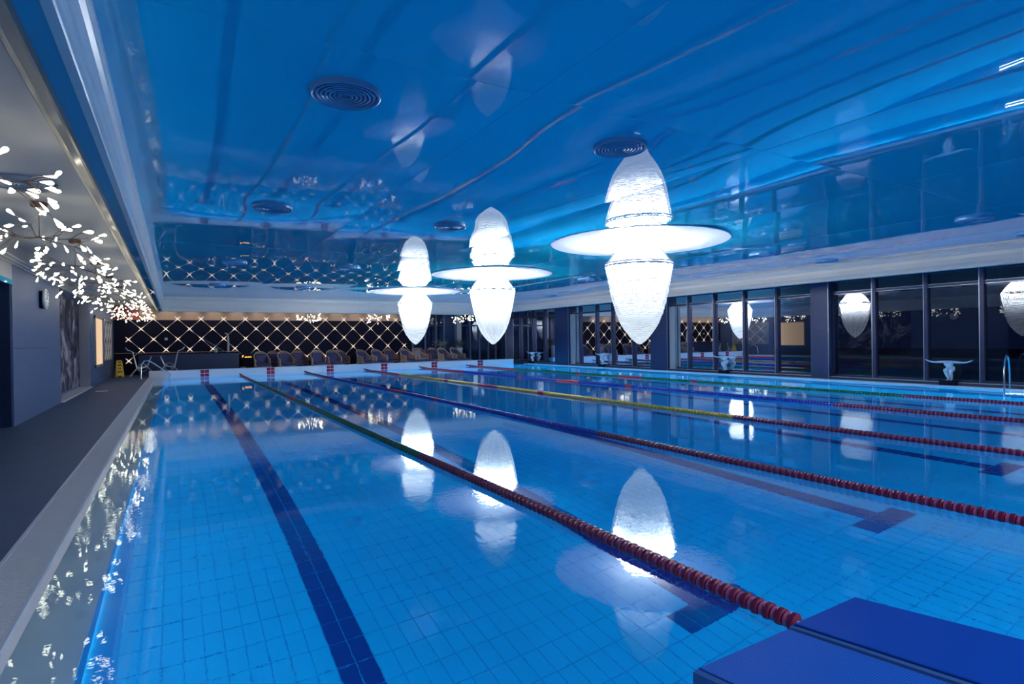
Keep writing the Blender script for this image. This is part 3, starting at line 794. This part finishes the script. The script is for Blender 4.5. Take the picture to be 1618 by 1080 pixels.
# ------------------------------------------------------------------ ceiling vents
def vent_parts(r, ring_mat):
    P = []
    mb = MB(); mb.lathe([(r*0.90, 0.03), (r*0.90, 0.0), (r*0.96, -0.014), (r, -0.008), (r*1.02, 0.03)], 48); P.append(('rim', mb.mesh('rim', ring_mat, True)))
    for k in range(6):
        a = r*(0.80-0.125*k); mb = MB(); mb.lathe([(a*0.86, 0.028), (a, -0.010), (a+0.012, -0.006), (a*0.90, 0.032)], 40); P.append(('ring', mb.mesh('ring', ring_mat, True)))
    mb = MB(); mb.lathe([(0.0, 0.055), (r*0.92, 0.055), (r*0.92, 0.03)], 32); P.append(('throat', mb.mesh('throat', MT['vent_dark'])))
    return P
def make_vent(parts, x, y, z, label, group):
    t = thing('air_vent', label, 'vent', (x, y, z), group=group)
    for nm, me_ in parts: link(nm, me_, t)
    return t
vp = vent_parts(0.26, MT['vent'])
vl = {(0, 0): 'large round ringed air vent nearest the camera on the blue ceiling, left of the lamps', (0, 1): 'round ringed air vent near the camera, just above the largest lamp',
      (1, 0): 'round ringed air vent in the second row, nearest the left cornice', (1, 1): 'round ringed air vent in the second row, left of the middle lamp'}
rown = ['nearest', 'second nearest', 'third nearest', 'farthest']; coln = ['outermost left', 'inner left', 'inner right', 'outermost right']
for k, (x, y) in enumerate(VENTS):
    r_, c_ = k//4, k % 4
    make_vent(vp, x, y, ceil_z(x, y)-0.026, vl.get((r_, c_), 'round air vent, %s row from the camera, %s on the ceiling' % (rown[r_], coln[c_])), 'round vents in the blue ceiling')
vq = vent_parts(0.27, MT['vent_w'])
make_vent(vq, -1.33, 7.75, SZ-0.032, 'grey round ringed air vent above the left walkway between chandeliers', 'walkway vents')

# ------------------------------------------------------------------ branch chandeliers
bulb_mb = MB()
bulb_mb.lathe([(0.003, 0.0), (0.010, 0.012), (0.024, 0.055), (0.033, 0.085), (0.030, 0.105), (0.014, 0.120), (0.0005, 0.124)], 10)
bulb_mb.v = [(v[0]*0.72, v[1]*0.34, v[2]*0.76) for v in bulb_mb.v]
bulb_me = bulb_mb.mesh('leaf_bulb', MT['bulb'], True)
def make_chandelier(x, y, z, label, seed, n=40, R=0.62, group='chandeliers along the left walkway', drop=0.42):
    rnd = random.Random(seed)
    t = thing('branch_chandelier', label, 'chandelier', (x, y, z), rz=0.0, group=group)
    mb = MB(); mb.lathe([(0.0, 0), (0.075, 0.0), (0.085, -0.012), (0.08, -0.055), (0.07, -0.062), (0.0, -0.062)], 20); mb.build('canopy', MT['copper'], t, True)
    mb = MB(); mb.tube([(0, 0, -0.06), (0, 0, -drop+0.14), (0, 0, -drop)], [0.003, 0.004, 0.007], 6); mb.build('stem', MT['copper'], t)
    nb = 8
    for b in range(nb):
        mb = MB(); a = 2*PI*b/nb+rnd.uniform(-.25, .25)
        L = R*rnd.uniform(0.55, 0.8); dz = rnd.uniform(-0.14, 0.10)
        p1 = Vector((0.35*L*math.cos(a), 0.35*L*math.sin(a), -drop-0.02+dz*0.3)); p2 = Vector((L*math.cos(a+.12), L*math.sin(a+.12), -drop+dz))
        mb.tube([(0, 0, -drop), p1, p2], [0.007, 0.006, 0.004], 5)
        tips = []
        for k in range(n//nb):
            aa = a+rnd.uniform(-.75, .75); LL = R*rnd.uniform(0.62, 1.0)
            base = p1.lerp(p2, rnd.uniform(0.45, 1.0))
            tip = base+Vector((math.cos(aa)*0.22, math.sin(aa)*0.22, rnd.uniform(-0.24, 0.13)))*rnd.uniform(.55, 1.0)
            mb.tube([base, base.lerp(tip, .5)+Vector((0, 0, .015)), tip], [0.004, 0.003, 0.002], 4); tips.append((tip, (tip-base).normalized()))
        arm = mb.build('branch', MT['twig'], t)
        for tip, d in tips:
            d = (d+Vector((rnd.uniform(-.5, .5), rnd.uniform(-.5, .5), rnd.uniform(-.5, .3)))).normalized()
            o = link('leaf_bulb', bulb_me, arm, tip); o.rotation_mode = 'QUATERNION'; o.rotation_quaternion = Vector((0, 0, 1)).rotation_difference(d) @ Matrix.Rotation(rnd.uniform(0, PI), 3, 'Z').to_quaternion()
    return t
ordn = ['nearest, cut by the left frame edge', 'second nearest, its copper canopy in view', 'third from the camera', 'fourth from the camera', 'fifth from the camera',
        'sixth from the camera', 'seventh from the camera', 'eighth from the camera', 'farthest from the camera']
for i in range(9):
    make_chandelier(-1.38, 5.9+2.87*i, SZ, 'branching leaf light chandelier over the left walkway, '+ordn[i], 20+i, n=48 if i < 4 else 40)
for i, (x, l) in enumerate(((5.50, 'leftmost of the three there'), (8.85, 'just left of the farthest jellyfish lamp'), (13.7, 'beside the middle jellyfish lamp'))):
    make_chandelier(x, 28.2, SZ, 'small leaf chandelier over the far deck, '+l, 50+i, n=40, R=0.55, group='chandeliers over the far deck', drop=0.46)

# ------------------------------------------------------------------ lane ropes
prof = [(-0.031, 0.010), (-0.030, 0.036), (-0.024, 0.0455), (-0.004, 0.0465), (0.002, 0.044), (0.005, 0.036), (0.008, 0.0375), (0.026, 0.0375), (0.0285, 0.033), (0.030, 0.010)]
def bead_mesh(cname, n=12):
    mb = MB()
    for i in range(len(prof)-1):
        mi = 0 if i < 4 else 1
        (ya, ra), (yb, rb) = prof[i], prof[i+1]
        vs = []
        for yy, rr in ((ya, ra), (yb, rb)):
            for k in range(n): vs.append((rr*math.cos(2*PI*k/n), yy, rr*math.sin(2*PI*k/n)))
        mb.add(vs, [(k, (k+1) % n, n+(k+1) % n, n+k) for k in range(n)], mi)
    return mb, mb.mesh('float', list(RM[cname]), True)
BEADS = {c: bead_mesh(c) for c in RM}
ROPES = [(2.36, 2.440, 'green'), (4.98, 5.09, 'blue'), (7.66, 7.97, 'yellow'), (10.45, 10.92, 'blue'), (13.05, 13.52, 'green')]
rl = ['green and dark red lane rope nearest the camera, running to the starting block', 'blue and dark red lane rope, second from the camera', 'yellow and dark red lane rope in the middle of the pool',
      'blue and dark red lane rope, second from the windows', 'green and dark red lane rope nearest the windows']
PITCH = 0.0635
def rope_color(y, c):
    if y < 6.25: return 'red'
    if y > 21.9: return 'bright'
    if 14.0 < y < 15.2 or abs(y-11.85) < 0.12 or abs(y-17.4) < 0.12: return 'bright'
    return c
for i, (xf, xn, c) in enumerate(ROPES):
    t = thing('lane_rope', rl[i], 'lane rope', (0, 0, 0), group='lane ropes')
    def X(y): return xn+(xf-xn)*(y-2.0)/24.7+0.012*math.sin(y*0.5+i)
    def Zr(y): return 0.022+max(0, (y-25.6))*0.03+(max(0, 1.2-y)*0.08)
    mb = MB(); mb.tube([(X(0.52+k*0.87), 0.52+k*0.87, Zr(0.52+k*0.87)) for k in range(31)], 0.008, 6); mb.build('cable', MT['cable'], t)
    y = 1.62 if i == 0 else 0.98; y0 = y; n = 0; rest = {}
    while y < 26.4:
        cc = rope_color(y, c)
        if n < 300: link('float', BEADS[cc][1], t, (X(y), y, Zr(y)), (random.uniform(0, 0.02), random.uniform(0, 6.28), random.uniform(-.02, .02)))
        else: rest.setdefault(cc, []).append((X(y), y, Zr(y)))
        y += PITCH; n += 1
    for cc, L in rest.items():
        mb = MB(); pr = BEADS[cc][0]
        for p in L:
            b = len(mb.v); mb.v += [(v[0]+p[0], v[1]+p[1], v[2]+p[2]) for v in pr.v]; mb.f += [tuple(q+b for q in fc) for fc in pr.f]; mb.mi += pr.mi
        o = mb.build('far_float', list(RM[cc]), t, True); o['kind'] = 'stuff'
    mb = MB(); mb.tube([(X(y0), y0-0.03, Zr(y0)), (X(y0), y0-0.10, Zr(y0)+0.01), (X(y0), y0-0.2, Zr(y0)+.015)], [0.016, 0.02, 0.010], 8); mb.build('clip', MT['white'], t, True)
    mb = MB(); mb.tube([(X(26.45), 26.40, Zr(26.4)), (X(26.6), 26.69, Zr(26.6)+.02)], [0.02, 0.03], 8); mb.build('end_hook', MT['frame'], t, True)

# ------------------------------------------------------------------ starting block
def block():
    zf, slope = 0.60, 0.121
    yf, yb = 0.905, 0.12
    xa, xm, xb = 1.000, 1.352, 1.652
    t = thing('starting_block', 'blue starting block with two grooved top boards at the near pool edge', 'starting block', ((xa+xb)/2, yb, DECK))
    ox, oy, oz = (xa+xb)/2, yb, DECK
    def top(mb, x0, x1, th, inset=0.0, lift=0.0, mi=0, c=0.008):
        def z(y): return zf+(yf-y)*slope+lift
        y0, y1 = yb+inset, yf-inset
        L = []
        for k, dz in ((0, -th), (0, -c), (c, 0)):
            L += [(x0+k-ox, y0+k-oy, z(y0)+dz-oz), (x1-k-ox, y0+k-oy, z(y0)+dz-oz), (x1-k-ox, y1-k-oy, z(y1)+dz-oz), (x0+k-ox, y1-k-oy, z(y1)+dz-oz)]
        fs = [(3, 2, 1, 0), (8, 9, 10, 11)]
        for r in (0, 4):
            for q in range(4): fs.append((r+q, r+(q+1) % 4, r+4+(q+1) % 4, r+4+q))
        mb.add(L, fs, mi)
    mb = MB(); top(mb, xa, xm-0.006, 0.05); mb.build('top_board', MT['block_edge'], t)
    mb = MB(); top(mb, xm+0.006, xb, 0.05, 0, 0.006); mb.build('top_board', MT['block_edge'], t)
    mb = MB(); top(mb, xa+0.008, xm-0.018, 0.004, 0.010, 0.003, c=0.002); mb.build('grip_mat', MT['grip'], t)
    mb = MB(); top(mb, xm+0.010, xb-0.008, 0.004, 0.010, 0.009, c=0.002); mb.build('grip_mat', MT['grip2'], t)
    mb = MB(); top(mb, xa+0.004, xb-0.004, 0.16, 0.004, -0.05); mb.build('side_skirt', MT['block_side'], t)
    mb = MB(); mb.bbox(-0.24, 0.24, 0.05, 0.62, 0, 0.5, 0.02); mb.build('pedestal', MT['block_side'], t)
def grip_mat(name, c1, c2, amp):
    m, nt, b = new_mat(name)
    tc = nt.nodes.new('ShaderNodeTexCoord'); ck_ = nt.nodes.new('ShaderNodeTexBrick')
    b.inputs['Specular IOR Level'].default_value = 0.08; ck_.inputs['Scale'].default_value = 1.0; ck_.inputs['Brick Width'].default_value = 0.009; ck_.inputs['Row Height'].default_value = 0.006
    ck_.inputs['Mortar Size'].default_value = 0.0012
    ck_.inputs['Color1'].default_value = (*c1, 1); ck_.inputs['Color2'].default_value = (*c1, 1); ck_.inputs['Mortar'].default_value = (*c2, 1)
    nt.links.new(tc.outputs['Object'], ck_.inputs['Vector']); nt.links.new(ck_.outputs['Color'], b.inputs['Base Color'])
    bp = nt.nodes.new('ShaderNodeBump'); bp.inputs['Strength'].default_value = amp; bp.inputs['Distance'].default_value = 0.002
    nt.links.new(ck_.outputs['Fac'], bp.inputs['Height']); nt.links.new(bp.outputs[0], b.inputs['Normal'])
    b.inputs['Roughness'].default_value = 0.6
    return m
MT['grip'] = grip_mat('blue_grip_tread', (0.002, 0.065, 0.40), (0.015, 0.13, 0.55), 0.8)
MT['grip2'] = grip_mat('blue_fine_tread', (0.001, 0.052, 0.36), (0.002, 0.06, 0.39), 0.3)
block()

# ------------------------------------------------------------------ swimmer statues on the ledge
def statue_mesh():
    V = []; E = []; Rr = []
    def v(p, r, par=None):
        V.append(p); Rr.append(r)
        if par is not None: E.append((par, len(V)-1))
        return len(V)-1
    # faces the pool (-X); arms spread along Y
    hip = v((0.08, 0, 0.30), 0.085)
    wst = v((0.05, 0, 0.36), 0.088, hip)
    chs = v((-0.01, 0, 0.425), 0.096, wst)
    upc = v((-0.055, 0, 0.465), 0.066, chs)
    nck = v((-0.10, 0, 0.475), 0.030, upc)
    hd1 = v((-0.135, 0, 0.455), 0.046, nck)
    hd2 = v((-0.175, 0, 0.415), 0.042, hd1)
    for s in (-1, 1):
        th = v((0.05, s*0.055, 0.265), 0.062, hip)
        kn = v((-0.09, s*0.06, 0.27), 0.048, th)
        cf = v((-0.01, s*0.045, 0.14), 0.042, kn)
        an = v((0.05, s*0.032, 0.035), 0.026, cf)
        ft = v((-0.005, s*0.04, 0.015), 0.020, an)
        tt = v((-0.06, s*0.045, 0.012), 0.014, ft)
        sh = v((-0.05, s*0.095, 0.475), 0.036, upc)
        ua = v((-0.03, s*0.20, 0.470), 0.030, sh)
        el = v((-0.02, s*0.29, 0.462), 0.023, ua)
        fa = v((-0.02, s*0.38, 0.470), 0.021, el)
        wr = v((-0.03, s*0.445, 0.492), 0.014, fa)
        pm_ = v((-0.035, s*0.480, 0.508), 0.017, wr)
        for q, (dx, L) in enumerate(((-0.018, .040), (-0.006, .048), (0.006, .046), (0.018, .036))):
            f1 = v((-0.035+dx, s*(0.480+L*0.55), 0.520), 0.0062, pm_)
            v((-0.035+dx*1.2, s*(0.480+L), 0.528), 0.005, f1)
        tb = v((-0.062, s*0.470, 0.508), 0.007, pm_); v((-0.082, s*0.482, 0.520), 0.0055, tb)
    me = bpy.data.meshes.new('figure'); me.from_pydata(V, E, []); me.update()
    o = bpy.data.objects.new('figure_skin', me); COL.objects.link(o)
    mo = o.modifiers.new('skin', 'SKIN'); mo.use_smooth_shade = True
    for i, d in enumerate(me.skin_vertices[0].data): d.radius = (Rr[i], Rr[i]); d.use_root = (i == 0)
    sb = o.modifiers.new('sub', 'SUBSURF'); sb.levels = 2; sb.render_levels = 2
    dg = bpy.context.evaluated_depsgraph_get()
    nm = bpy.data.meshes.new_from_object(o.evaluated_get(dg)); nm.name = 'figure'
    bpy.data.objects.remove(o); bpy.data.meshes.remove(me)
    nm.materials.clear(); nm.materials.append(MT['statue'])
    nm.polygons.foreach_set('use_smooth', [True]*len(nm.polygons))
    # small facial features: brow, nose, ears, chin on the bowed head, as part of the same mesh
    bm = bmesh.new(); bm.from_mesh(nm)
    for (c, r) in (((-0.205, 0, 0.440), 0.010), ((-0.20, 0.017, 0.452), 0.007), ((-0.20, -0.017, 0.452), 0.007), ((-0.150, 0.045, 0.438), 0.010), ((-0.150, -0.045, 0.438), 0.010), ((-0.212, 0, 0.405), 0.012)):
        bmesh.ops.create_icosphere(bm, subdivisions=1, radius=r, matrix=Matrix.Translation(c))
    bm.to_mesh(nm); bm.free()
    return nm
fig = statue_mesh()
sl = ['in front of the window bay nearest the camera', 'in the second window bay, right of the largest lamp', 'in the third window bay, left of the largest lamp', 'in front of the farthest window bay']
for i, y in enumerate((6.83, 13.72, 20.5, 26.5)):
    t = thing('swimmer_statue', 'white crouching statue, arms spread, '+sl[i], 'statue', (17.0, y, 0.0), group='diver statues on the right ledge')
    mb = MB(); mb.bbox(-0.15, 0.17, -0.19, 0.17, 0.035, 0.155, 0.006); mb.build('pedestal', MT['dark'], t)
    link('figure', fig, t, (0, 0, 0.152))

# ------------------------------------------------------------------ rattan lounge chairs with footstools
def chair_proto(rm, cm_):
    t = thing('rattan_chair', '', 'chair')
    W, D = 0.31, 0.32
    # plan of the shell: a horseshoe open to -Y; height falls from the back to the arm ends
    def plan(s):                # s 0..1 around the horseshoe from the left arm end to the right arm end
        a = PI*1.0*s
        x = -W*math.cos(a); y = 0.04+D*math.sin(a)**0.8*0.9 if 0 < s < 1 else 0.04
        return x, y
    def path(n=41):
        L = []
        for k in range(n):
            s = k/(n-1)
            if s < 0.18: u = s/0.18; L.append((-W, -0.30+0.34*u, 0.56+0.06*u))
            elif s > 0.82: u = (1-s)/0.18; L.append((W, -0.30+0.34*u, 0.56+0.06*u))
            else:
                q = (s-0.18)/0.64; x, y = plan(q); h = 0.62+0.30*math.sin(PI*q)**0.9; L.append((x, y+0.10*math.sin(PI*q), h))
        return L
    P = path()
    mb = MB(); mb.tube(P, 0.022, 7); mb.build('top_rail', rm, t, True)
    mb = MB()
    for k in range(1, len(P)-1):
        x, y, z = P[k]; bx, by = x*0.93, min(y, 0.28+0.0*y) if y > 0.28 else y
        mb.tube([(x, y, z), (bx, by*0.9, 0.30)], 0.009, 4, cap=False)
    mb.build('cane_ribs', rm, t)
    mb = MB(); n = len(P)
    vs = [(x*0.975, y*0.97, z) for x, y, z in P]+[(x*0.90, (min(y, 0.28))*0.86, 0.30) for x, y, z in P]
    mb.add(vs, [(k, k+1, n+k+1, n+k) for k in range(n-1)]); mb.build('woven_shell', MT['rattan_d'], t, True)
    mb = MB(); mb.bbox(-0.29, 0.29, -0.31, 0.27, 0.24, 0.31, 0.02); mb.build('seat_frame', rm, t)
    for sx in (-1, 1):
        mb = MB(); mb.tube([(sx*W, -0.30, 0.56), (sx*(W-0.005), -0.30, 0.3), (sx*(W-0.02), -0.29, 0)], [0.026, 0.024, 0.02], 7); mb.build('leg', rm, t, True)
        mb = MB(); mb.tube([(sx*0.24, 0.24, 0.28), (sx*0.25, 0.27, 0)], [0.024, 0.02], 7); mb.build('leg', rm, t, True)
    mb = MB(); mb.bbox(-0.265, 0.265, -0.32, 0.22, 0.31, 0.41, 0.035); mb.build('seat_cushion', cm_, t, True)
    mb = MB(); mb.bbox(-0.235, 0.235, 0.0, 0.12, 0, 0.42, 0.04); o = mb.build('back_cushion', cm_, t, True); o.location = (0, 0.13, 0.41); o.rotation_euler = (-0.22, 0, 0)
    return t
def stool_proto(rm, cm_):
    t = thing('rattan_footstool', '', 'footstool')
    mb = MB(); mb.bbox(-0.27, 0.27, -0.25, 0.25, 0.20, 0.27, 0.02); mb.build('frame', rm, t)
    for sx in (-1, 1):
        for sy2 in (-1, 1):
            mb = MB(); mb.tube([(sx*0.245, sy2*0.225, 0.22), (sx*0.25, sy2*0.23, 0)], [0.022, 0.018], 7); mb.build('leg', rm, t, True)
    mb = MB()
    for k in range(9): mb.tube([(-0.24+0.06*k, -0.252, 0.22), (-0.24+0.06*k, -0.25, 0.10)], 0.007, 4)
    mb.tube([(-0.25, -0.25, 0.10), (0.25, -0.25, 0.10)], 0.010, 5); mb.build('front_canes', rm, t)
    mb = MB(); mb.bbox(-0.26, 0.26, -0.24, 0.24, 0.27, 0.35, 0.03); mb.build('cushion', cm_, t, True)
    return t
FX = [3.40, 4.42, 5.88, 6.62, 8.12, 8.86, 10.37, 11.06, 12.48, 13.22]
BX = [4.10, 5.25, 7.25, 9.85, 11.55, 12.30]
ordc = ['first', 'second', 'third', 'fourth', 'fifth', 'sixth', 'seventh', 'eighth', 'ninth', 'last']
protos = {}
for i, x in enumerate(FX):
    kind = (MT['cushion_p'] if i in (7,) else MT['cushion'])
    key = ('c', kind.name)
    rz = (0.05 if i < 4 else 0.32)+0.06*math.sin(i*2.1)
    if key not in protos: protos[key] = c = chair_proto(MT['rattan'], kind); first = True
    else: c = copy_tree(protos[key])
    c.location = (x, 28.2, DECK); c.rotation_euler = (0, 0, rz)
    tag(c, 'round backed rattan chair with navy cushions in the front row, %s from the left' % ordc[i] if kind == MT['cushion'] else 'rattan chair with pale mauve cushions in the front row at the far right', 'chair', 'rattan chairs in the front row')
    if 's' not in protos: protos['s'] = s_ = stool_proto(MT['rattan'], MT['cushion'])
    else: s_ = copy_tree(protos['s'])
    s_.location = (x+0.68*math.sin(rz), 28.2-0.68*math.cos(rz), DECK); s_.rotation_euler = (0, 0, rz)
    tag(s_, 'low rattan footstool with navy cushion, %s from the left along the far pool wall' % ordc[i], 'footstool', 'footstools behind the far pool wall')
bo = ['first', 'second', 'third', 'fourth', 'fifth', 'last']
for i, x in enumerate(BX):
    if 'b' not in protos: protos['b'] = c = chair_proto(MT['rattan_d'], MT['cushion'])
    else: c = copy_tree(protos['b'])
    c.location = (x, 29.25, DECK); c.rotation_euler = (0, 0, 0.1+0.1*math.sin(i))
    tag(c, 'dark rattan chair in the back row against the rear wall, %s from the left' % bo[i], 'chair', 'dark rattan chairs in the back row')
for i, (x, y, lm, l) in enumerate(((12.85, 29.55, MT['leaf'], 'pale leafy plant in a tall white urn behind the rattan chairs, on the left'), (13.98, 29.45, MT['leaf_d'], 'dark leafy plant in a tall white urn behind the rattan chairs, on the right'))):
    t = planter_tree('potted_plant', x, y, 1.45, l, lm, 11+i); t.location.z = DECK; t.scale = (0.62, 0.62, 0.85)

# ------------------------------------------------------------------ bar counter and what stands on it
bc = thing('bar_counter', 'long navy counter box in front of the trellis at the far left', 'counter', (0.6, 29.2, DECK))
mb = MB(); mb.bbox(-1.95, 1.97, 0.0, 0.45, 0.0, 0.88, 0.008); mb.build('body', MT['navy_stone'], bc)
mb = MB(); mb.bbox(-1.98, 2.0, -0.03, 0.48, 0.88, 0.92, 0.008); mb.build('top', MT['dark'], bc)
t = thing('swan_neck_tap', 'pale curved tap column on the right end of the navy counter', 'tap', (2.05, 29.38, DECK+0.92))
mb = MB(); mb.tube([(0.08, 0, 0), (0.09, 0, 0.4), (0.08, 0, 0.72), (0.03, 0, 0.85), (-0.06, 0, 0.88)], [0.045, 0.042, 0.04, 0.035, 0.02], 8); mb.build('column', MT['chrome_w'], t, True)
mb = MB(); mb.lathe([(0, 0), (0.1, 0), (0.09, 0.03), (0.05, 0.05), (0, 0.05)], 16, c=(0.08, 0)); mb.build('foot', MT['chrome_w'], t, True)
t = thing('counter_jug', 'small pale jug on the navy counter left of the tap', 'jug', (1.62, 29.38, DECK+0.92))
mb = MB(); mb.lathe([(0, 0), (0.06, 0), (0.075, 0.06), (0.05, 0.14), (0.04, 0.18), (0.055, 0.2)], 14); mb.build('jug_body', MT['chrome_w'], t, True)
mb = MB(); mb.tube([(0.05, 0, 0.17), (0.11, 0, 0.14), (0.07, 0, 0.06)], 0.01, 6); mb.build('handle', MT['chrome_w'], t, True)
mb = MB(); mb.tube([(2.0, 29.60, DECK+0.945), (1.3, 29.74, 1.48), (0.6, 29.90, 1.99)], 0.012, 6)
tag(mb.build('leaning_pole', MT['chrome_w']), 'thin pale pole leaning across the trellis behind the navy counter', 'pole')
t = thing('glow_sign', 'small dark sign with glowing orange letters right of the navy counter', 'sign', (2.95, 29.55, 0.60))
mb = MB(); mb.bbox(-0.3, 0.3, -0.02, 0.02, 0, 0.28, 0.005); mb.build('board', MT['black'], t)
mb = MB(); mb.box(-0.22, 0.2, -0.02, 0.02, -0.55, 0.0); mb.build('stand', MT['black'], t)
fc = bpy.data.curves.new('sign_text', 'FONT'); fc.body = 'P'; fc.size = 0.16; fc.extrude = 0.004
fo = bpy.data.objects.new('letter', fc); COL.objects.link(fo)
dg = bpy.context.evaluated_depsgraph_get(); lm_ = bpy.data.meshes.new_from_object(fo.evaluated_get(dg)); bpy.data.objects.remove(fo)
lm_.materials.clear(); lm_.materials.append(MT['sign_glow']); link('letter', lm_, t, (-0.24, -0.025, 0.09), (PI/2, 0, 0))
mb = MB()
for k in range(6): mb.box(-0.12+0.05*k, -0.085+0.05*k, -0.028, -0.022, 0.09, 0.13+0.012*(k % 2))
mb.build('small_letters', MT['sign_glow'], t)
mb = MB(); mb.bbox(2.63, 2.86, 29.2, 29.5, DECK, DECK+0.22, 0.02)
tag(mb.build('storage_box', MT['wall_paint']), 'small pale box on the deck right of the navy counter', 'box')

# ------------------------------------------------------------------ aqua bikes
def bike_proto():
    t = thing('aqua_bike', '', 'exercise bike')
    mb = MB(); mb.tube([(0.28, 0, 0.34), (0.42, 0, 1.02)], [0.028, 0.024], 8); mb.build('handlebar_post', MT['chrome_w'], t, True)
    mb = MB(); mb.tube([(0.42, -0.2, 1.02), (0.42, 0.2, 1.02)], 0.018, 7)
    for s in (-1, 1): mb.tube([(0.42, s*0.2, 1.02), (0.50, s*0.21, 1.06), (0.60, s*0.2, 1.10), (0.66, s*0.17, 1.20)], 0.018, 7)
    mb.build('handlebar', MT['chrome_w'], t, True)
    mb = MB(); mb.tube([(-0.08, 0, 0.40), (-0.24, 0, 0.84)], [0.026, 0.022], 8); mb.build('seat_post', MT['chrome_w'], t, True)
    mb = MB(); mb.add([(-0.40, -0.10, 0.86), (-0.40, 0.10, 0.86), (-0.20, 0.06, 0.87), (-0.06, 0.02, 0.86), (-0.06, -0.02, 0.86), (-0.20, -0.06, 0.87),
        (-0.40, -0.10, 0.82), (-0.40, 0.10, 0.82), (-0.20, 0.05, 0.82), (-0.06, 0.02, 0.83), (-0.06, -0.02, 0.83), (-0.20, -0.05, 0.82)],
        [(0, 5, 4, 3, 2, 1), (6, 7, 8, 9, 10, 11), (0, 1, 7, 6), (1, 2, 8, 7), (2, 3, 9, 8), (3, 4, 10, 9), (4, 5, 11, 10), (5, 0, 6, 11)]); mb.build('saddle', MT['cushion'], t)
    mb = MB(); mb.tube([(0.28, 0, 0.34), (0.1, 0, 0.36), (-0.08, 0, 0.40)], 0.035, 8)
    for s in (-1, 1):
        mb.tube([(0.26, 0, 0.36), (0.52, s*0.24, 0.02)], 0.02, 7); mb.tube([(-0.08, 0, 0.40), (-0.36, s*0.24, 0.02)], 0.02, 7)
    mb.build('frame', MT['chrome_w'], t, True)
    mb = MB(); mb.tube([(0.08+0.16*math.cos(2*PI*k/20), -0.04, 0.36+0.16*math.sin(2*PI*k/20)) for k in range(20)], 0.012, 5, closed=True)
    mb.build('crank_ring', MT['chrome_w'], t, True)
    for s in (-1, 1):
        mb = MB(); mb.tube([(0.08, s*0.05, 0.36), (0.08+s*0.14, s*0.08, 0.36-s*0.10)], 0.012, 6); mb.box(0.08+s*0.14-0.05, 0.08+s*0.14+0.05, s*0.08, s*0.18, 0.36-s*0.10-0.012, 0.36-s*0.10+0.012); mb.build('pedal', MT['chrome_w'], t)
    return t
b1 = bike_proto(); b1.location = (-1.08, 28.2, DECK); b1.rotation_euler = (0, 0, PI+0.1)
tag(b1, 'white steel exercise bike on the far left deck, left of two, beside the yellow sign', 'exercise bike', 'exercise bikes on the far deck')
b2 = copy_tree(b1); b2.location = (-0.30, 28.55, DECK); b2.rotation_euler = (0, 0, 0.05)
tag(b2, 'white steel exercise bike in front of the navy counter, right of two', 'exercise bike', 'exercise bikes on the far deck')

# ------------------------------------------------------------------ wet floor sign
t = thing('wet_floor_sign', 'yellow folding wet floor sign standing on the far left deck', 'sign', (-1.98, 28.5, DECK), rz=0.25)
for s in (-1, 1):
    mb = MB()
    pts = [(-0.15, 0), (-0.09, 0), (-0.07, 0.05), (0.07, 0.05), (0.09, 0), (0.15, 0), (0.10, 0.66), (0.085, 0.69), (-0.085, 0.69), (-0.10, 0.66)]
    mb.prism(pts, 'x', 0, 0.014)
    mb.v = [(v[1], v[0], v[2]) for v in mb.v]
    o = mb.build('sign_board', MT['yellow'], t); o.rotation_euler = (s*0.21, 0, 0); o.location = (0, s*0.15, 0)
    if s < 0:
        g = MB()
        g.box(-0.05, 0.05, -0.004, 0.0, 0.60, 0.645)
        for zc, ww, hh in ((0.50, 0.065, 0.035), (0.36, 0.04, 0.03), (0.22, 0.075, 0.035)):
            for q in range(3): g.box(-ww+q*ww*0.7, -ww+q*ww*0.7+ww*0.55, -0.004, 0.0, zc-hh, zc+hh*0.8)
        g.build('print', MT['glyph'], o)
mb = MB(); mb.tube([(-0.08, 0, 0.675), (0.08, 0, 0.675)], 0.012, 6); mb.build('hinge', MT['yellow'], t)

# ------------------------------------------------------------------ handrails
hr = thing('pool_handrail', 'curved steel handrail at the far left corner of the pool', 'handrail', (-0.95, 26.1, 0))
for k, dy in enumerate((0.0,)):
    mb = MB(); mb.tube([(-0.17, -0.30+dy, DECK), (-0.165, -0.28+dy, 0.3), (-0.15, -0.22+dy, 0.58), (-0.06, -0.1+dy, 0.74), (0.06, 0.0+dy, 0.75), (0.18, 0.05+dy, 0.67), (0.48, 0.2+dy, 0.43), (0.70, 0.3+dy, 0.27), (0.77, 0.33+dy, 0.18), (0.75, 0.33+dy, 0.08), (0.66, 0.3+dy, -0.05), (0.60, 0.3+dy, -0.5)], 0.021, 10)
    mb.build('rail', MT['steel'], hr, True)
    mb = MB(); mb.lathe([(0, 0), (0.05, 0), (0.045, 0.012), (0.022, 0.016), (0.022, 0.03)], 16, c=(-0.17, -0.30+dy)); o = mb.build('flange', MT['steel'], hr, True); o.location.z = DECK
ld = thing('pool_ladder', 'curved steel pool ladder rails on the right ledge at the frame edge', 'ladder', (16.9, 5.3, 0))
for dy in (-0.24, 0.24):
    mb = MB(); mb.tube([(0.06, dy+0.05, 0.035), (0.06, dy+0.05, 0.4), (0.02, dy+0.05, 0.66), (-0.08, dy+0.04, 0.80), (-0.2, dy+0.02, 0.82), (-0.34, dy, 0.72), (-0.40, dy, 0.5), (-0.40, dy, 0.0), (-0.38, dy, -0.9)], 0.02, 10)
    mb.build('rail', MT['steel'], ld, True)
for k in range(3):
    mb = MB(); mb.bbox(-0.43, -0.35, -0.24, 0.24, -0.30-0.25*k, -0.27-0.25*k, 0.005); mb.build('step', MT['steel'], ld)
